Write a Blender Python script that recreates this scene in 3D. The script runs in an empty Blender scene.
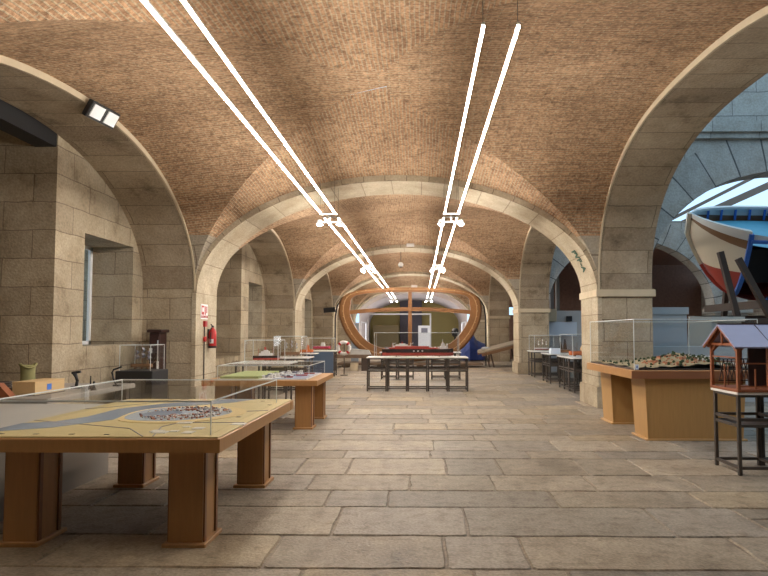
import bpy, math, random
from mathutils import Vector, Matrix
random.seed(7)
C = bpy.context.scene.collection
PI = math.pi
# ------------------------------------------------------------------ helpers
class MB:
    def __init__(s): s.v=[]; s.f=[]; s.uv=[]; s.mi=[]; s.col=[]; s.c=None; s.m=0
    def face(s, pts, uv=None):
        b=len(s.v); pts=[Vector(p) for p in pts]; s.v+=[tuple(p) for p in pts]; s.f.append(list(range(b,b+len(pts))))
        if uv is None:
            n=Vector((0,0,0))
            for i in range(len(pts)):
                a=pts[i]; q=pts[(i+1)%len(pts)]; n+=a.cross(q)
            ax=max(range(3), key=lambda k:abs(n[k]))
            uv=[(p.y,p.z) if ax==0 else (p.x,p.z) if ax==1 else (p.x,p.y) for p in pts]
        s.uv.append(uv); s.mi.append(s.m); s.col.append(s.c)
    def box(s,x0,x1,y0,y1,z0,z1,M=None):
        p=[Vector((x,y,z)) for x in (x0,x1) for y in (y0,y1) for z in (z0,z1)]
        q=[M@a for a in p] if M else p
        for idx in ((0,1,3,2),(4,6,7,5),(0,4,5,1),(2,3,7,6),(0,2,6,4),(1,5,7,3)):
            if M:
                ax={(0,1,3,2):0,(4,6,7,5):0,(0,4,5,1):1,(2,3,7,6):1}.get(idx,2)
                uv=[(p[i].y,p[i].z) if ax==0 else (p[i].x,p[i].z) if ax==1 else (p[i].x,p[i].y) for i in idx]
            else: uv=None
            s.face([q[i] for i in idx],uv)
        return s
    def bevbox(s,x0,x1,y0,y1,z0,z1,b=.01):
        # box whose vertical edges and top rim are chamfered
        def ring(z,i):
            return [(x0+i+b,y0+i,z),(x1-i-b,y0+i,z),(x1-i,y0+i+b,z),(x1-i,y1-i-b,z),(x1-i-b,y1-i,z),(x0+i+b,y1-i,z),(x0+i,y1-i-b,z),(x0+i,y0+i+b,z)]
        s.rings([ring(z0,0),ring(z1-b,0),ring(z1,b)]); return s
    def rings(s,R,cap=True,closed=True):
        n=len(R[0])
        for a,b in zip(R[:-1],R[1:]):
            for i in range(n if closed else n-1):
                j=(i+1)%n; s.face([a[i],a[j],b[j],b[i]])
        if cap: s.face(R[0][::-1]); s.face(R[-1])
        return s
    def frustum(s,p0,p1,r0,r1,n=10,cap=True):
        p0=Vector(p0);p1=Vector(p1);d=(p1-p0).normalized()
        u=d.orthogonal().normalized(); w=d.cross(u)
        R=[[p+(u*math.cos(2*PI*i/n)+w*math.sin(2*PI*i/n))*r for i in range(n)] for p,r in ((p0,r0),(p1,r1))]
        return s.rings(R,cap)
    def cyl(s,p0,p1,r,n=10): return s.frustum(p0,p1,r,r,n)
    def bar(s,p0,p1,w,h,up=(0,0,1)):
        p0=Vector(p0);p1=Vector(p1);d=(p1-p0).normalized();up=Vector(up)
        if abs(d.dot(up))>.98: up=Vector((0,1,0))
        u=d.cross(up).normalized(); v=u.cross(d)
        R=[[p+u*a*w/2+v*b*h/2 for a,b in((-1,-1),(1,-1),(1,1),(-1,1))] for p in(p0,p1)]
        return s.rings(R)
    def lathe(s,prof,c=(0,0,0),n=16):
        c=Vector(c)
        R=[[c+Vector((r*math.cos(2*PI*i/n),r*math.sin(2*PI*i/n),z)) for i in range(n)] for r,z in prof]
        return s.rings(R)
    def tube(s,path,r,n=8,closed=False):
        P=[Vector(p) for p in path]; R=[]; N=len(P)
        for i,p in enumerate(P):
            d=(P[(i+1)%N]-P[i-1]) if closed or 0<i<N-1 else (P[1]-P[0] if i==0 else P[-1]-P[-2])
            d.normalize(); u=d.cross(Vector((0,.02,1))).normalized() if abs(d.z)<.95 else d.cross(Vector((0,1,0))).normalized()
            w=d.cross(u); rr=r[i] if isinstance(r,list) else r
            R.append([p+(u*math.cos(2*PI*k/n)+w*math.sin(2*PI*k/n))*rr for k in range(n)])
        if closed: R.append(R[0])
        return s.rings(R,cap=not closed)
    def blob(s,c,r,n=8,m=5,sq=(1,1,1),jit=0):
        c=Vector(c); R=[]
        for j in range(m+1):
            t=PI*j/m
            R.append([c+Vector((sq[0]*r*max(.02,math.sin(t))*math.cos(2*PI*i/n),sq[1]*r*max(.02,math.sin(t))*math.sin(2*PI*i/n),-sq[2]*r*math.cos(t)))*1 +Vector((random.uniform(-jit,jit),random.uniform(-jit,jit),random.uniform(-jit,jit))) for i in range(n)])
        return s.rings(R)
    def obj(s,name,mats,parent=None,smooth=False,loc=None):
        me=bpy.data.meshes.new(name)
        me.from_pydata(s.v,[],s.f)
        ul=me.uv_layers.new(name='UVMap'); k=0
        for uv in s.uv:
            for t in uv: ul.data[k].uv=t; k+=1
        if any(c is not None for c in s.col):
            ca=me.color_attributes.new('Col','FLOAT_COLOR','CORNER'); k=0
            for f,c in zip(s.f,s.col):
                c=c or (1,1,1)
                for _ in f: ca.data[k].color=(c[0],c[1],c[2],1); k+=1
        mats=mats if isinstance(mats,(list,tuple)) else [mats]
        for m in mats: me.materials.append(m)
        for p,i in zip(me.polygons,s.mi): p.material_index=i
        import bmesh
        bm=bmesh.new(); bm.from_mesh(me); bmesh.ops.remove_doubles(bm,verts=bm.verts,dist=1e-5)
        if not getattr(s,'raw',False): bmesh.ops.recalc_face_normals(bm,faces=bm.faces)
        if smooth:
            for f in bm.faces: f.smooth=True
        bm.to_mesh(me); bm.free()
        if smooth: 
            try: me.set_sharp_from_angle(angle=math.radians(40))
            except Exception: pass
        o=bpy.data.objects.new(name,me); C.objects.link(o)
        if parent: o.parent=parent
        if loc: o.location=loc
        return o
def tag(o,label,cat,group=None,kind=None):
    o['label']=label; o['category']=cat
    if group:o['group']=group
    if kind:o['kind']=kind
    return o
def thing(name,label,cat,loc=(0,0,0),rz=0,group=None):
    o=bpy.data.objects.new(name,None); o.empty_display_size=.1; C.objects.link(o); o.location=loc; o.rotation_euler=(0,0,rz)
    return tag(o,label,cat,group)
def struct(o): o['kind']='structure'; return o
def dup(root,loc,label,rz=None):
    r=root.copy(); C.objects.link(r); r.location=loc; r['label']=label
    if rz is not None: r.rotation_euler=(0,0,rz)
    for ch in list(root.children):
        c=ch.copy(); C.objects.link(c); c.parent=r
        for g in list(ch.children):
            d=g.copy(); C.objects.link(d); d.parent=c
    return r
# ------------------------------------------------------------------ materials
def mat(name,col,rough=.6,metal=0,noise=0,nscale=8,bump=0,bscale=40,emit=None,spec=.5,stretch=None):
    m=bpy.data.materials.new(name); m.use_nodes=True; nt=m.node_tree; b=nt.nodes['Principled BSDF']
    b.inputs['Base Color'].default_value=(*col,1); b.inputs['Roughness'].default_value=rough; b.inputs['Metallic'].default_value=metal
    b.inputs['Specular IOR Level'].default_value=spec
    tc=nt.nodes.new('ShaderNodeTexCoord'); src=tc.outputs['Object']
    if stretch:
        mp=nt.nodes.new('ShaderNodeMapping'); mp.inputs['Scale'].default_value=stretch; nt.links.new(src,mp.inputs['Vector']); src=mp.outputs['Vector']
    if noise:
        n=nt.nodes.new('ShaderNodeTexNoise'); n.inputs['Scale'].default_value=nscale; n.inputs['Detail'].default_value=5
        nt.links.new(src,n.inputs['Vector'])
        mx=nt.nodes.new('ShaderNodeMix'); mx.data_type='RGBA'
        mx.inputs['A'].default_value=(*[c*(1-noise) for c in col],1); mx.inputs['B'].default_value=(*[min(1,c*(1+noise)) for c in col],1)
        nt.links.new(n.outputs['Fac'],mx.inputs['Factor']); nt.links.new(mx.outputs['Result'],b.inputs['Base Color'])
    if bump:
        n2=nt.nodes.new('ShaderNodeTexNoise'); n2.inputs['Scale'].default_value=bscale; nt.links.new(src,n2.inputs['Vector'])
        bp=nt.nodes.new('ShaderNodeBump'); bp.inputs['Strength'].default_value=bump; bp.inputs['Distance'].default_value=.01
        nt.links.new(n2.outputs['Fac'],bp.inputs['Height']); nt.links.new(bp.outputs['Normal'],b.inputs['Normal'])
    if emit:
        b.inputs['Emission Color'].default_value=(*emit[:3],1); b.inputs['Emission Strength'].default_value=emit[3]
    return m
def ramp(nt,src,stops):
    r=nt.nodes.new('ShaderNodeValToRGB'); e=r.color_ramp.elements
    while len(e)<len(stops): e.new(.5)
    for k,(p,c) in zip(e,stops): k.position=p; k.color=(*c,1)
    nt.links.new(src,r.inputs['Fac']); return r.outputs['Color']
def mixc(nt,fac,a,b,mode='MIX'):
    mx=nt.nodes.new('ShaderNodeMix'); mx.data_type='RGBA'; mx.blend_type=mode
    for inp,val in (('Factor',fac),('A',a),('B',b)):
        if isinstance(val,(int,float)): mx.inputs[inp].default_value=val
        elif isinstance(val,tuple): mx.inputs[inp].default_value=(*val,1)
        else: nt.links.new(val,mx.inputs[inp])
    return mx.outputs['Result']
def masonry_nodes(nt,bw,bh,mortar,c1,c2,mc,distort=.0,offset=.5,msm=.15,swap=False,dscale=3):
    uv=nt.nodes.new('ShaderNodeUVMap'); src=uv.outputs['UV']
    if swap:
        mp=nt.nodes.new('ShaderNodeMapping'); mp.inputs['Rotation'].default_value=(0,0,PI/2); nt.links.new(src,mp.inputs['Vector']); src=mp.outputs['Vector']
    geo=nt.nodes.new('ShaderNodeNewGeometry')
    if distort:
        n=nt.nodes.new('ShaderNodeTexNoise'); n.inputs['Scale'].default_value=dscale; n.inputs['Detail'].default_value=3; nt.links.new(geo.outputs['Position'],n.inputs['Vector'])
        sb=nt.nodes.new('ShaderNodeVectorMath'); sb.operation='SUBTRACT'; nt.links.new(n.outputs['Color'],sb.inputs[0]); sb.inputs[1].default_value=(.5,.5,.5)
        sc=nt.nodes.new('ShaderNodeVectorMath'); sc.operation='SCALE'; nt.links.new(sb.outputs[0],sc.inputs[0]); sc.inputs['Scale'].default_value=distort
        ad=nt.nodes.new('ShaderNodeVectorMath'); nt.links.new(src,ad.inputs[0]); nt.links.new(sc.outputs[0],ad.inputs[1]); src=ad.outputs[0]
    br=nt.nodes.new('ShaderNodeTexBrick'); nt.links.new(src,br.inputs['Vector'])
    br.inputs['Scale'].default_value=1; br.inputs['Brick Width'].default_value=bw; br.inputs['Row Height'].default_value=bh
    br.inputs['Mortar Size'].default_value=mortar; br.inputs['Mortar Smooth'].default_value=msm; br.offset=offset
    br.inputs['Color1'].default_value=(*c1,1); br.inputs['Color2'].default_value=(*c2,1); br.inputs['Mortar'].default_value=(*mc,1)
    return br,geo
def stone_mat(name,c1,c2,mc,bw=.92,bh=.44,mortar=.009,stain=.55,swap=False,distort=.05,rough=.85):
    m=bpy.data.materials.new(name); m.use_nodes=True; nt=m.node_tree; b=nt.nodes['Principled BSDF']; b.inputs['Roughness'].default_value=rough; b.inputs['Specular IOR Level'].default_value=.2
    br,geo=masonry_nodes(nt,bw,bh,mortar,c1,c2,mc,distort,swap=swap)
    n1=nt.nodes.new('ShaderNodeTexNoise'); n1.inputs['Scale'].default_value=1.6; n1.inputs['Detail'].default_value=7; n1.inputs['Roughness'].default_value=.65; nt.links.new(geo.outputs['Position'],n1.inputs['Vector'])
    st=ramp(nt,n1.outputs['Fac'],[(.28,(1-stain,(1-stain)*.93,(1-stain)*.85)),(.44,(.88,.86,.83)),(.58,(1.0,1.0,1.0)),(.75,(1.2,1.2,1.17))])
    c=mixc(nt,1.0,br.outputs['Color'],st,'MULTIPLY')
    n2=nt.nodes.new('ShaderNodeTexNoise'); n2.inputs['Scale'].default_value=28; n2.inputs['Detail'].default_value=6; nt.links.new(geo.outputs['Position'],n2.inputs['Vector'])
    c=mixc(nt,1.0,c,ramp(nt,n2.outputs['Fac'],[(.3,(.84,.83,.82)),(.7,(1.12,1.12,1.12))]),'MULTIPLY')
    nt.links.new(c,b.inputs['Base Color'])
    bp=nt.nodes.new('ShaderNodeBump'); bp.inputs['Strength'].default_value=.6; bp.inputs['Distance'].default_value=.02
    inv=nt.nodes.new('ShaderNodeMath'); inv.operation='MULTIPLY_ADD'; nt.links.new(br.outputs['Fac'],inv.inputs[0]); inv.inputs[1].default_value=-1.2; nt.links.new(n2.outputs['Fac'],inv.inputs[2])
    nt.links.new(inv.outputs[0],bp.inputs['Height']); nt.links.new(bp.outputs['Normal'],b.inputs['Normal'])
    return m
ST1=(.45,.375,.27); ST2=(.35,.29,.21); STM=(.23,.18,.13)
M_stone=stone_mat('weathered_block_stone',ST1,ST2,STM)
M_vouss=stone_mat('voussoir_stone',(.38,.31,.225),(.27,.215,.155),(.20,.16,.11),bw=1.9,bh=.46,mortar=.009,stain=.65)
M_rib=stone_mat('pale_rib_stone',(.50,.43,.32),(.44,.37,.27),(.27,.21,.15),bw=3,bh=.62,mortar=.008,stain=.3,distort=.01)
M_rubble=stone_mat('rubble_stone',(.37,.30,.20),(.27,.22,.15),(.17,.13,.09),bw=.42,bh=.3,mortar=.02,stain=.4,distort=.18)
M_grey=stone_mat('grey_courtyard_stone',(.46,.45,.42),(.39,.385,.36),(.22,.21,.20),bw=1.0,bh=.5,stain=.4)
M_trim=mat('pale_moulding_stone',(.52,.43,.30),.8,noise=.15,nscale=6)
M_plaster=mat('pale_lilac_plaster',(.62,.56,.56),.9,noise=.12,nscale=2)
# brick vault with stone springers
def vault_mat(name,swap):
    m=bpy.data.materials.new(name); m.use_nodes=True; nt=m.node_tree; b=nt.nodes['Principled BSDF']; b.inputs['Roughness'].default_value=.9; b.inputs['Specular IOR Level'].default_value=.15
    br,geo=masonry_nodes(nt,.29,.055,.010,(.44,.265,.155),(.29,.17,.10),(.39,.30,.20),.035,swap=swap,msm=.3,dscale=2)
    # bias colours of single bricks
    br.inputs['Bias'].default_value=-.1
    n1=nt.nodes.new('ShaderNodeTexNoise'); n1.inputs['Scale'].default_value=.55; n1.inputs['Detail'].default_value=5; nt.links.new(geo.outputs['Position'],n1.inputs['Vector'])
    c=mixc(nt,1.0,br.outputs['Color'],ramp(nt,n1.outputs['Fac'],[(.3,(.80,.78,.76)),(.5,(1,1,1)),(.7,(1.25,1.28,1.30))]),'MULTIPLY')
    n3=nt.nodes.new('ShaderNodeTexNoise'); n3.inputs['Scale'].default_value=7; n3.inputs['Detail'].default_value=7; n3.inputs['Roughness'].default_value=.75; nt.links.new(geo.outputs['Position'],n3.inputs['Vector'])
    c=mixc(nt,1.0,c,ramp(nt,n3.outputs['Fac'],[(.33,(.55,.52,.50)),(.45,(.93,.93,.93)),(.68,(1.18,1.20,1.2))]),'MULTIPLY')
    n2=nt.nodes.new('ShaderNodeTexNoise'); n2.inputs['Scale'].default_value=24; n2.inputs['Detail'].default_value=4; nt.links.new(geo.outputs['Position'],n2.inputs['Vector'])
    c=mixc(nt,1.0,c,ramp(nt,n2.outputs['Fac'],[(.36,(.70,.68,.67)),(.62,(1.18,1.18,1.18))]),'MULTIPLY')
    sx=nt.nodes.new('ShaderNodeSeparateXYZ'); nt.links.new(geo.outputs['Position'],sx.inputs[0])
    gt=nt.nodes.new('ShaderNodeMath'); gt.operation='GREATER_THAN'; nt.links.new(sx.outputs['Z'],gt.inputs[0]); gt.inputs[1].default_value=3.42
    b2,_=masonry_nodes(nt,.9,.5,.012,(.38,.33,.26),(.33,.285,.22),(.2,.16,.12),.02,swap=swap)
    s2=mixc(nt,1.0,b2.outputs['Color'],ramp(nt,n2.outputs['Fac'],[(.3,(.85,.85,.85)),(.7,(1.1,1.1,1.1))]),'MULTIPLY')
    c=mixc(nt,gt.outputs[0],s2,c)
    nt.links.new(c,b.inputs['Base Color'])
    bp=nt.nodes.new('ShaderNodeBump'); bp.inputs['Strength'].default_value=.7; bp.inputs['Distance'].default_value=.015
    inv=nt.nodes.new('ShaderNodeMath'); inv.operation='MULTIPLY_ADD'; nt.links.new(br.outputs['Fac'],inv.inputs[0]); inv.inputs[1].default_value=-1.; nt.links.new(n2.outputs['Fac'],inv.inputs[2])
    nt.links.new(inv.outputs[0],bp.inputs['Height']); nt.links.new(bp.outputs['Normal'],b.inputs['Normal'])
    return m
M_brick=vault_mat('vault_brick',False)
# floor flagstones, colour per slab from the mesh
def floor_mat():
    m=bpy.data.materials.new('flagstone'); m.use_nodes=True; nt=m.node_tree; b=nt.nodes['Principled BSDF']
    at=nt.nodes.new('ShaderNodeAttribute'); at.attribute_name='Col'; geo=nt.nodes.new('ShaderNodeNewGeometry')
    n1=nt.nodes.new('ShaderNodeTexNoise'); n1.inputs['Scale'].default_value=2.2; n1.inputs['Detail'].default_value=7; n1.inputs['Roughness'].default_value=.6; nt.links.new(geo.outputs['Position'],n1.inputs['Vector'])
    c=mixc(nt,1.0,at.outputs['Color'],ramp(nt,n1.outputs['Fac'],[(.30,(.56,.53,.50)),(.46,(.90,.89,.88)),(.58,(1.02,1.02,1.02)),(.72,(1.30,1.29,1.26))]),'MULTIPLY')
    n2=nt.nodes.new('ShaderNodeTexNoise'); n2.inputs['Scale'].default_value=45; n2.inputs['Detail'].default_value=5; nt.links.new(geo.outputs['Position'],n2.inputs['Vector'])
    c=mixc(nt,1.0,c,ramp(nt,n2.outputs['Fac'],[(.3,(.74,.73,.72)),(.7,(1.2,1.2,1.2))]),'MULTIPLY')
    n5=nt.nodes.new('ShaderNodeTexNoise'); n5.inputs['Scale'].default_value=9; n5.inputs['Detail'].default_value=6; nt.links.new(geo.outputs['Position'],n5.inputs['Vector'])
    c=mixc(nt,1.0,c,ramp(nt,n5.outputs['Fac'],[(.32,(.72,.70,.68)),(.48,(1,1,1)),(.7,(1.1,1.1,1.1))]),'MULTIPLY')
    nt.links.new(c,b.inputs['Base Color'])
    nt.links.new(ramp(nt,n1.outputs['Fac'],[(.3,(.42,)*3),(.7,(.62,)*3)]),b.inputs['Roughness']); b.inputs['Specular IOR Level'].default_value=.35
    ad=nt.nodes.new('ShaderNodeMath'); ad.operation='MULTIPLY_ADD'; nt.links.new(n1.outputs['Fac'],ad.inputs[0]); ad.inputs[1].default_value=2.5; nt.links.new(n2.outputs['Fac'],ad.inputs[2])
    bp=nt.nodes.new('ShaderNodeBump'); bp.inputs['Strength'].default_value=.45; bp.inputs['Distance'].default_value=.012
    nt.links.new(ad.outputs[0],bp.inputs['Height']); nt.links.new(bp.outputs['Normal'],b.inputs['Normal'])
    return m
M_floor=floor_mat()
M_oak=mat('oak_veneer',(.40,.205,.075),.4,noise=.18,nscale=3,stretch=(14,14,1.2))
M_oakl=mat('light_oak_veneer',(.44,.25,.09),.42,noise=.14,nscale=3,stretch=(14,14,1.2))
M_oakd=mat('dark_oak_strip',(.20,.08,.03),.4,noise=.15,nscale=3,stretch=(14,14,1))
M_cherry=mat('reddish_oak_edge',(.25,.105,.05),.4,noise=.15,nscale=3,stretch=(1,14,14))
M_steel=mat('dark_bronze_steel',(.085,.07,.06),.45,metal=.4,noise=.1)
M_white=mat('white_laminate',(.72,.70,.67),.4)
M_chrome=mat('brushed_aluminium',(.6,.6,.6),.35,metal=.9)
M_black=mat('black_paint',(.012,.012,.014),.5)
M_dark=mat('dark_timber',(.055,.035,.025),.6,noise=.3,nscale=4)
M_mahog=mat('mahogany',(.035,.012,.010),.4,noise=.3,nscale=4)
M_beam=mat('varnished_ship_timber',(.27,.12,.04),.4,noise=.35,nscale=3,bump=.2,bscale=20)
M_beaml=mat('pale_seam_timber',(.50,.29,.13),.4,noise=.2)  # pale tone for the painted seam highlight and the bolt heads
M_red=mat('signal_red',(.40,.015,.015),.35)
M_redhull=mat('red_hull',(.36,.045,.03),.45,noise=.15)
M_orange=mat('orange_paint',(.6,.16,.05),.5)
M_cream=mat('cream_hull',(.66,.58,.45),.5,noise=.08)
M_blue=mat('boat_blue',(.05,.16,.55),.5,noise=.1)
M_turq=mat('deck_turquoise',(.12,.42,.58),.5,noise=.1)
M_tarp=mat('blue_tarpaulin',(.010,.030,.16),.55,noise=.3,nscale=3,bump=.5,bscale=8)
M_brown=mat('brown_strake',(.22,.11,.05),.5)
M_olive=mat('olive_painted_wall',(.38,.31,.12),.8,noise=.06,nscale=1)
M_greyp=mat('grey_panel',(.42,.43,.44),.6)
M_bluegrey=mat('pale_blue_board',(.60,.68,.80),.5)
M_paper=mat('white_paper',(.8,.8,.8),.7)
M_green=mat('green_marking',(.005,.06,.03),.6)
M_canv=mat('olive_canvas',(.24,.22,.09),.8,noise=.3,nscale=12)
M_pine=mat('pine_board',(.55,.38,.19),.5,noise=.12,nscale=4,stretch=(1,14,14))
M_grain=mat('weathered_plank',(.27,.22,.16),.8,noise=.3,nscale=4,stretch=(2,14,14))
M_rust=mat('rusted_timber',(.13,.085,.055),.8,noise=.4,nscale=5)
M_roof=mat('violet_sheet_roof',(.30,.30,.46),.3,noise=.08,spec=.6)
M_rmod=mat('red_brown_model_wood',(.24,.075,.03),.45,noise=.2,nscale=10)
M_land=mat('map_land',(.52,.42,.21),.5,noise=.12,nscale=5)
M_land2=mat('map_sand',(.62,.47,.22),.5)
M_water=mat('map_water',(.25,.30,.38),.25,noise=.15,nscale=4)
M_waterl=mat('map_pale_water',(.45,.52,.60),.25,noise=.1,nscale=4)
M_mwhite=mat('model_white',(.66,.64,.62),.6)
M_terra=mat('model_terracotta',(.42,.17,.09),.7)
M_mgreen=mat('model_green',(.13,.17,.05),.9,noise=.4,nscale=30)
M_mgrey=mat('model_grey',(.20,.20,.24),.5)
M_hill=mat('relief_hill',(.30,.24,.14),.9,noise=.4,nscale=14)
M_tree=mat('relief_tree',(.035,.055,.02),.9)
M_hulldark=mat('model_black_hull',(.02,.015,.015),.35)
M_led=mat('led_diffuser',(.9,.9,.9),.5,emit=(1,.93,.84,118))
M_lamp=mat('lamp_lens',(.9,.9,.9),.4,emit=(1,.95,.88,60))
M_emg=mat('emergency_lens',(.85,.87,.9),.25)
M_winframe=mat('white_window_frame',(.85,.86,.88),.5)
def plexi():
    m=bpy.data.materials.new('clear_acrylic'); m.use_nodes=True; nt=m.node_tree; nt.nodes.clear()
    o=nt.nodes.new('ShaderNodeOutputMaterial'); t=nt.nodes.new('ShaderNodeBsdfTransparent'); g=nt.nodes.new('ShaderNodeBsdfGlossy'); mx=nt.nodes.new('ShaderNodeMixShader'); f=nt.nodes.new('ShaderNodeLayerWeight'); pw=nt.nodes.new('ShaderNodeMath'); pw.operation='POWER'; pw.inputs[1].default_value=4.5; ma=nt.nodes.new('ShaderNodeMath'); ma.operation='MULTIPLY_ADD'; ma.inputs[1].default_value=.18; ma.inputs[2].default_value=.022
    t.inputs['Color'].default_value=(.975,.98,.98,1); g.inputs['Roughness'].default_value=.03; g.inputs['Color'].default_value=(.9,.9,.9,1); f.inputs['Blend'].default_value=.5; nt.links.new(f.outputs['Facing'],pw.inputs[0]); nt.links.new(pw.outputs[0],ma.inputs[0])
    nt.links.new(ma.outputs[0],mx.inputs[0]); nt.links.new(t.outputs[0],mx.inputs[1]); nt.links.new(g.outputs[0],mx.inputs[2]); nt.links.new(mx.outputs[0],o.inputs[0]); return m
M_plexi=plexi(); M_edge=mat('acrylic_edge',(.62,.66,.66),.3)
# ------------------------------------------------------------------ plan (metres; camera at origin, y into the hall)
XL,XR=-4.58,3.61; XC=(XL+XR)/2; A=(XR-XL)/2
PITCH,T=9.27,1.15; Y1=11.60
TW=1.04                       # side wall thickness
RIBA=A-.055; ZR,RR=2.30,2.28  # transverse rib
Z0=2.36
def ell(u,n=2.0): return max(0,1-abs(u)**n)**(1/n)
def ang(n): return [math.sin((i/n-.5)*PI) for i in range(n+1)]     # -1..1, dense at ends
# ribs -------------------------------------------------------------
def rib(k,name):
    y0=Y1+PITCH*k; y1=y0+T; m=MB()
    U=ang(48); P=[(XC+RIBA*u,ZR+RR*ell(u)) for u in U]
    Q=[(XC+(A+.02)*u*1.0,ZR+.02+(RR+.10)*ell(u)) for u in U]
    s=0
    m.m=0
    for i in range(48):
        a,b=P[i],P[i+1]; d=math.hypot(b[0]-a[0],b[1]-a[1])
        m.face([(a[0],y0,a[1]),(b[0],y0,b[1]),(b[0],y1,b[1]),(a[0],y1,a[1])],[(0,s),(0,s+d),(T,s+d),(T,s)])
        # moulded shoulder either side, then solid masonry up to the roof
        c,e=Q[i],Q[i+1]; m.m=1
        for yy in (y0,y1):
            m.face([(a[0],yy,a[1]),(c[0],yy,c[1]),(e[0],yy,e[1]),(b[0],yy,b[1])],[(0,s),(.1,s),(.1,s+d),(0,s+d)])
        for yy in (y0,y1):
            m.face([(c[0],yy,c[1]),(c[0],yy,6.2),(e[0],yy,6.2),(e[0],yy,e[1])])
        m.m=0; s+=d
    for sx in (-1,1):         # pilaster
        x=XC+sx*RIBA; x2=XC+sx*(A+.03)
        m.box(min(x,x2),max(x,x2),y0-.012,y1+.012,0,ZR)
        m.m=1; 
        xb=XC+sx*(RIBA-.045); m.box(min(xb,x2),max(xb,x2),y0-.05,y1+.05,0,.42); m.m=0
    return struct(m.obj(name,[M_rib,M_stone]))
for k in range(-2,4): rib(k,'trim_%d'%(k+3))
# vaults -----------------------------------------------------------
def vault(k,name):
    ya=Y1+PITCH*(k-1)+T-.01; yb=Y1+PITCH*k+.01; yc=(ya+yb)/2; b=(yb-ya)/2; yo=yb-3.7   # k=0 is the bay over the map tables
    def vy(y): return (y-yo)/(yb-yo) if y>yo else (yo-y)/(yo-ya)
    def f(x,y):
        u=(x-XC)/A; v=(y-yc)/b; return Z0+(RR+.06+.38*(1-v*v))*ell(u)
    def g(x,y):
        u=(x-XC)/A; r=2.53+.17*u+.19*(1-u*u); return Z0+r*ell(vy(y),2.17+.18*u)
    N=40; m=MB()
    def cross(y):    # half width where both barrels meet, for each side
        out=[]
        for s in(-1,1):
            lo,hi=0.,1.
            if g(XC,y)>=f(XC,y): out.append(0.); continue
            for _ in range(30):
                mid=(lo+hi)/2; x=XC+s*A*mid
                if f(x,y)>g(x,y): lo=mid
                else: hi=mid
            out.append(s*(lo+hi)/2)
        return out
    ys=[yc+b*t for t in ang(56)]; rows=[]
    for y in ys:
        l,r=cross(y)
        rows.append((y,l,r))
    import bisect
    def arc(x): # arc length across
        return ARC[min(len(ARC)-1,max(0,int((x-XL)/(2*A)*(len(ARC)-1))))]
    ARC=[0]; n=400
    for i in range(n):
        x0=XL+2*A*i/n; x1=XL+2*A*(i+1)/n
        ARC.append(ARC[-1]+math.hypot(x1-x0,2.3*(ell((x1-XC)/A)-ell((x0-XC)/A))))
    GA=[0]
    for i in range(n):
        y0=ya+2*b*i/n;y1=ya+2*b*(i+1)/n; GA.append(GA[-1]+math.hypot(y1-y0,2.5*(ell(vy(y1))-ell(vy(y0)))))
    def ga(y): t=(y-ya)/(2*b)*n; i=min(n-1,max(0,int(t))); return GA[i]+(t-i)*(GA[i+1]-GA[i])
    def fa(x): t=(x-XL)/(2*A)*n; i=min(n-1,max(0,int(t))); return ARC[i]+(t-i)*(ARC[i+1]-ARC[i])
    for (y0,l0,r0),(y1,l1,r1) in zip(rows[:-1],rows[1:]):
        for seg in ('L','F','R'):
            if seg=='F': e0=(l0,r0); e1=(l1,r1); h=f
            elif seg=='L': e0=(-1,l0); e1=(-1,l1); h=g
            else: e0=(r0,1); e1=(r1,1); h=g
            if abs(e0[0]-e0[1])+abs(e1[0]-e1[1])<1e-4: continue
            K=N
            for i in range(K):
                if seg=='F': t0=(math.sin((i/K-.5)*PI)+1)/2; t1=(math.sin(((i+1)/K-.5)*PI)+1)/2
                else: t0=i/K; t1=(i+1)/K
                pts=[]
                for (y,e,t) in ((y0,e0,t0),(y0,e0,t1),(y1,e1,t1),(y1,e1,t0)):
                    u=e[0]+(e[1]-e[0])*t; x=XC+A*u
                    pts.append((x,y,h(x,y)))
                uv=[(p[1],fa(p[0])) if seg=='F' else (p[0],ga(p[1])) for p in pts]
                m.face(pts,uv)
    m.raw=True
    o=m.obj(name,M_brick); return struct(o)
for k in range(-1,4): vault(k,'ceiling' if k==-1 else 'ceiling.%03d'%(k+1))
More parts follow.
